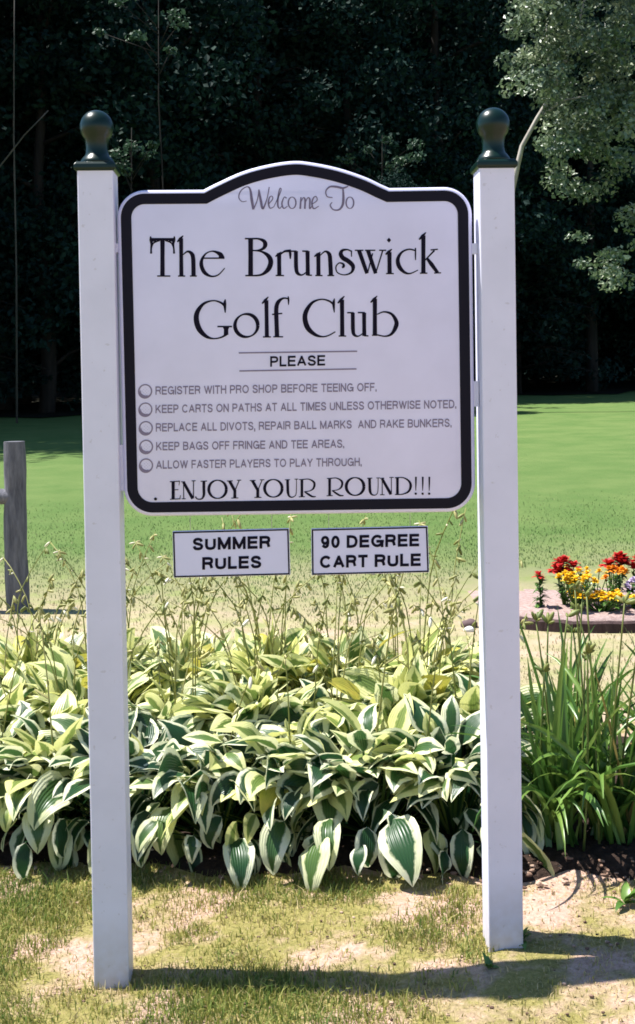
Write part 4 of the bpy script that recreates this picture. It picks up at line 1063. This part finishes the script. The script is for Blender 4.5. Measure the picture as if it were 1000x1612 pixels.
PINE = [pine_meshes(tr, 25, 4.6, .06, 16000, .34, .34), pine_meshes(tr, 22, 4.0, .05, 14000, .32, .28)]
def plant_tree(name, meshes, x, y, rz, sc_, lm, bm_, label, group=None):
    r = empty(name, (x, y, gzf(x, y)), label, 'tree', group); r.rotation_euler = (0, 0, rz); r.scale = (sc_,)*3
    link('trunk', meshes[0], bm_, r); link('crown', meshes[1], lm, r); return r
def wood_y(x): return 44.5 + 0.58 * x           # the edge of the wood runs away to the right
for i, x in enumerate(np.arange(-17, 24.1, 3.7)):
    y = wood_y(x) + tr.uniform(0, 2.0)
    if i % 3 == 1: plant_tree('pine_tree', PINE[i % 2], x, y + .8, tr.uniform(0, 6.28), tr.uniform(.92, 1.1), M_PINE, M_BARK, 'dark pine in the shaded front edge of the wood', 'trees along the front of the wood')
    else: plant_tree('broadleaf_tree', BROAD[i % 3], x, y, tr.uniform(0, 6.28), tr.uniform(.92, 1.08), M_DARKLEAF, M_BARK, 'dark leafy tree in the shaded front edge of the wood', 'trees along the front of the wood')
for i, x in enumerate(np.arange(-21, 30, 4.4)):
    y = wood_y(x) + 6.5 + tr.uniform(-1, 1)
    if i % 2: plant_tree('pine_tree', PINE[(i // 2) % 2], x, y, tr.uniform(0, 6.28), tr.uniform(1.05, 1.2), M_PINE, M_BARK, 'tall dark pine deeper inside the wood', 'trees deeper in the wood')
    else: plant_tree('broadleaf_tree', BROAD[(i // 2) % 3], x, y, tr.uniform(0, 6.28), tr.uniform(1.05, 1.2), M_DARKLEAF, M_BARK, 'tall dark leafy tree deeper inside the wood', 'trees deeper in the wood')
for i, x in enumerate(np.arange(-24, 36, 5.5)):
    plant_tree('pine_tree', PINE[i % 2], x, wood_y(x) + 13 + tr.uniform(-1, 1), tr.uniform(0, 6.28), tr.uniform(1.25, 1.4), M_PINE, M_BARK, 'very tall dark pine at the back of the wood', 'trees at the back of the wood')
# trees left of the frame whose shade lies across the far lawn and the wood
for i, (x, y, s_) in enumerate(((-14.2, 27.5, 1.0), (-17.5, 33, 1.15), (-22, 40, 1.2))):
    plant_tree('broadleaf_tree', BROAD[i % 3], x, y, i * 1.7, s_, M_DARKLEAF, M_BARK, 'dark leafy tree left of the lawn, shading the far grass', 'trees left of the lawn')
plant_tree('broadleaf_tree', BROAD[2], 2.6, 36.6, 2.2, 0.42, M_DARKLEAF, M_BARK, 'leafy tree on the lawn behind the middle of the sign')
# the sunlit pale-leaved tree on the right, with its leaning pale stem
def pale_tree():
    Y = 36.0
    b = pix(770, 640, Y); x0, z0 = b.x, gzf(b.x, Y)
    r = empty('pale_leaved_tree', (x0, Y, z0), 'sunlit pale-leaved tree with a leaning pale stem on the right', 'tree')
    P = lambda px, py, dy=0.0: Vector((pix(px, py, Y + dy).x - x0, dy, pix(px, py, Y + dy).z - z0))
    m = MB(); m.tube([(0, 0, -.3), P(788, 480), P(806, 300), P(822, 230), P(846, 186), P(868, 150), P(905, 60), P(935, -60)], [.16, .13, .10, .075, .07, .06, .045, .02], 9)
    for a, bq in (((846, 186), (930, 150)), ((868, 150), (860, 40))):
        A, B = P(*a), P(bq[0], bq[1], tr.uniform(-1.5, 1)); m.tube([A, A.lerp(B, .5) + Vector((0, 0, .2)), B], [.05, .035, .015], 6)
    m.build('trunk', M_PALEBARK, r, smooth=True)
    cents = []; rad = []
    while len(cents) < 280:
        px, py = tr.uniform(800, 1120), tr.uniform(-160, 470)
        lim = 800 + 0.20 * max(0, py - 150) + (35 if py > 260 else 0)
        if px < lim or (py > 230 and px < 840 + (py - 230) * .42): continue
        if abs((px - 838) / 26) < 1 and 160 < py < 260: continue
        if tr.random() < 0.10 + .40 * (py > 270) + .12 * (py > 420): continue
        c = P(px, py, tr.uniform(-3.4, 1.2)); cents.append(tuple(c)); rad.append(tr.uniform(.34, .8))
    cents = np.array(cents); rad = np.array(rad); cnt = (32000 / len(cents) * rad**2 / np.mean(rad**2)).astype(int)
    V, F, t = leaf_cloud(cents, rad, cnt, .165, tr, flat=.6, outward=.3, up=.5)
    link('crown', npmesh('crown', V, F, tint=t, smooth=False), M_PALELEAF, r)
pale_tree()
def fleck_tree(px, py, Y, n, spread, leaves, label):  # slender trees added in front of the wood to imitate sun flecks
    b = pix(px, 640, Y); x0, z0 = b.x, gzf(b.x, Y); t = pix(px, py, Y); H = t.z - z0
    r = empty('fleck_tree', (x0, Y, z0), label, 'tree', 'slender trees added to imitate sun flecks on the wood')
    m = MB(); m.tube([(0, 0, -.2), (.1, 0, H*.4), (-.05, 0, H*.8), (0, 0, H + .6)], [.035, .028, .02, .008], 7)
    cents = np.stack([tr.normal(0, spread, n), tr.normal(0, spread*.6, n), H + tr.normal(-.2, spread*.6, n)], -1)
    for c in cents: m.tube([(0, 0, max(1.0, c[2] - .8)), tuple(c)], [.02, .006], 4)
    m.build('trunk', M_BARK, r, smooth=True)
    V, F, t_ = leaf_cloud(cents, tr.uniform(.2, .45, n), np.full(n, leaves // n), .15, tr, flat=.5, outward=.2, up=.6)
    link('crown', npmesh('crown', V, F, tint=t_, smooth=False), M_FLECKLEAF, r)
fleck_tree(216, 232, 35.0, 7, .55, 420, 'added slender tree imitating sun flecks right of the left post cap')
fleck_tree(608, 240, 39.5, 7, .65, 380, 'added slender tree imitating sun flecks above the right shoulder of the sign')
fleck_tree(262, 30, 34.5, 8, .85, 420, 'added tall slender tree imitating sun flecks at the top of the photo')
M_FLOOR = mat('forest_floor', (0.02, 0.02, 0.014), .95, .05)  # leaf litter painted near-black, putting the wood's shade into the ground
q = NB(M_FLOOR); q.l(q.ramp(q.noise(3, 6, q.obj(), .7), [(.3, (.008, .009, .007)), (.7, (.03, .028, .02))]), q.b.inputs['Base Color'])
fx = np.linspace(-60, 70, 90); ft_ = np.linspace(0, 1, 40); FX, FT = np.meshgrid(fx, ft_)
FY = wood_y(FX) - 1.2 + 1.0 * np.sin(FX * .9) + .6 * np.sin(FX * 2.3) + FT * 60
ii = (np.arange(39)[:, None] * 90 + np.arange(89)[None, :]).ravel()
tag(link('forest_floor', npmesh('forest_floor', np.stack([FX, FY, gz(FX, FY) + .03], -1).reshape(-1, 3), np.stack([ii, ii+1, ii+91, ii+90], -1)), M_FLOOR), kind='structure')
def far_woods():
    n = 1100; c = np.stack([tr.uniform(-45, 60, n), tr.uniform(0, 6, n), tr.uniform(0, 30, n)], -1); c[:, 1] += 68 + .4 * c[:, 0]
    V, F, t_ = leaf_cloud(c, tr.uniform(1.6, 3.2, n), np.full(n, 46), 1.0, tr)
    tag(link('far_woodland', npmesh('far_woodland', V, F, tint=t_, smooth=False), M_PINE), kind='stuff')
far_woods()
M_SKYFILL = mat('sky_filler_dark', (0.008, 0.02, 0.016), .95, .05)  # added dark ridge that blocks bright sky gaps between the trees
q = NB(M_SKYFILL); q.l(q.ramp(q.noise(.6, 7, q.obj(), .75), [(.3, (.003, .010, .009)), (.75, (.014, .032, .024))]), q.b.inputs['Base Color'])
hx = np.linspace(-120, 140, 130); hy = np.linspace(88, 190, 50); HX, HY = np.meshgrid(hx, hy)
HZ = 46 * np.clip((HY - 88) / 26, 0, 1) ** .7 + tr.normal(0, .9, HX.shape) + 2.5 * np.sin(HX * .13) - 1
ii = (np.arange(49)[:, None] * 130 + np.arange(129)[None, :]).ravel()
tag(link('sky_filler_ridge', npmesh('sky_filler_ridge', np.stack([HX, HY, HZ], -1).reshape(-1, 3), np.stack([ii, ii+1, ii+131, ii+130], -1)), M_SKYFILL), kind='structure')
# two bare stems at the left
def bare(name, pts, Y, r0, label):
    a = pix(*pts[0], Y); z0 = gzf(a.x, Y); r = empty(name, (a.x, Y, z0), label, 'tree')
    m = MB(); q = [Vector((pix(px, py, Y).x - a.x, 0.15 * math.sin(i), pix(px, py, Y).z - z0)) for i, (px, py) in enumerate(pts)]
    q[0].z = -0.2; m.tube(q, [r0 * (1 - .6 * i / (len(q) - 1)) for i in range(len(q))], 8)
    m.build('trunk', M_GREYBARK, r, smooth=True)
bare('bare_sapling', [(26, 640), (24, 420), (20, 220), (22, 90), (25, -60)], 34.0, .034, 'thin upright bare stem at the left edge of the wood')
bare('leaning_stem', [(-70, 660), (-48, 420), (-14, 275), (12, 246), (40, 214), (78, 176)], 33.0, .036, 'thin bare stem leaning to the right at the left edge of the wood')
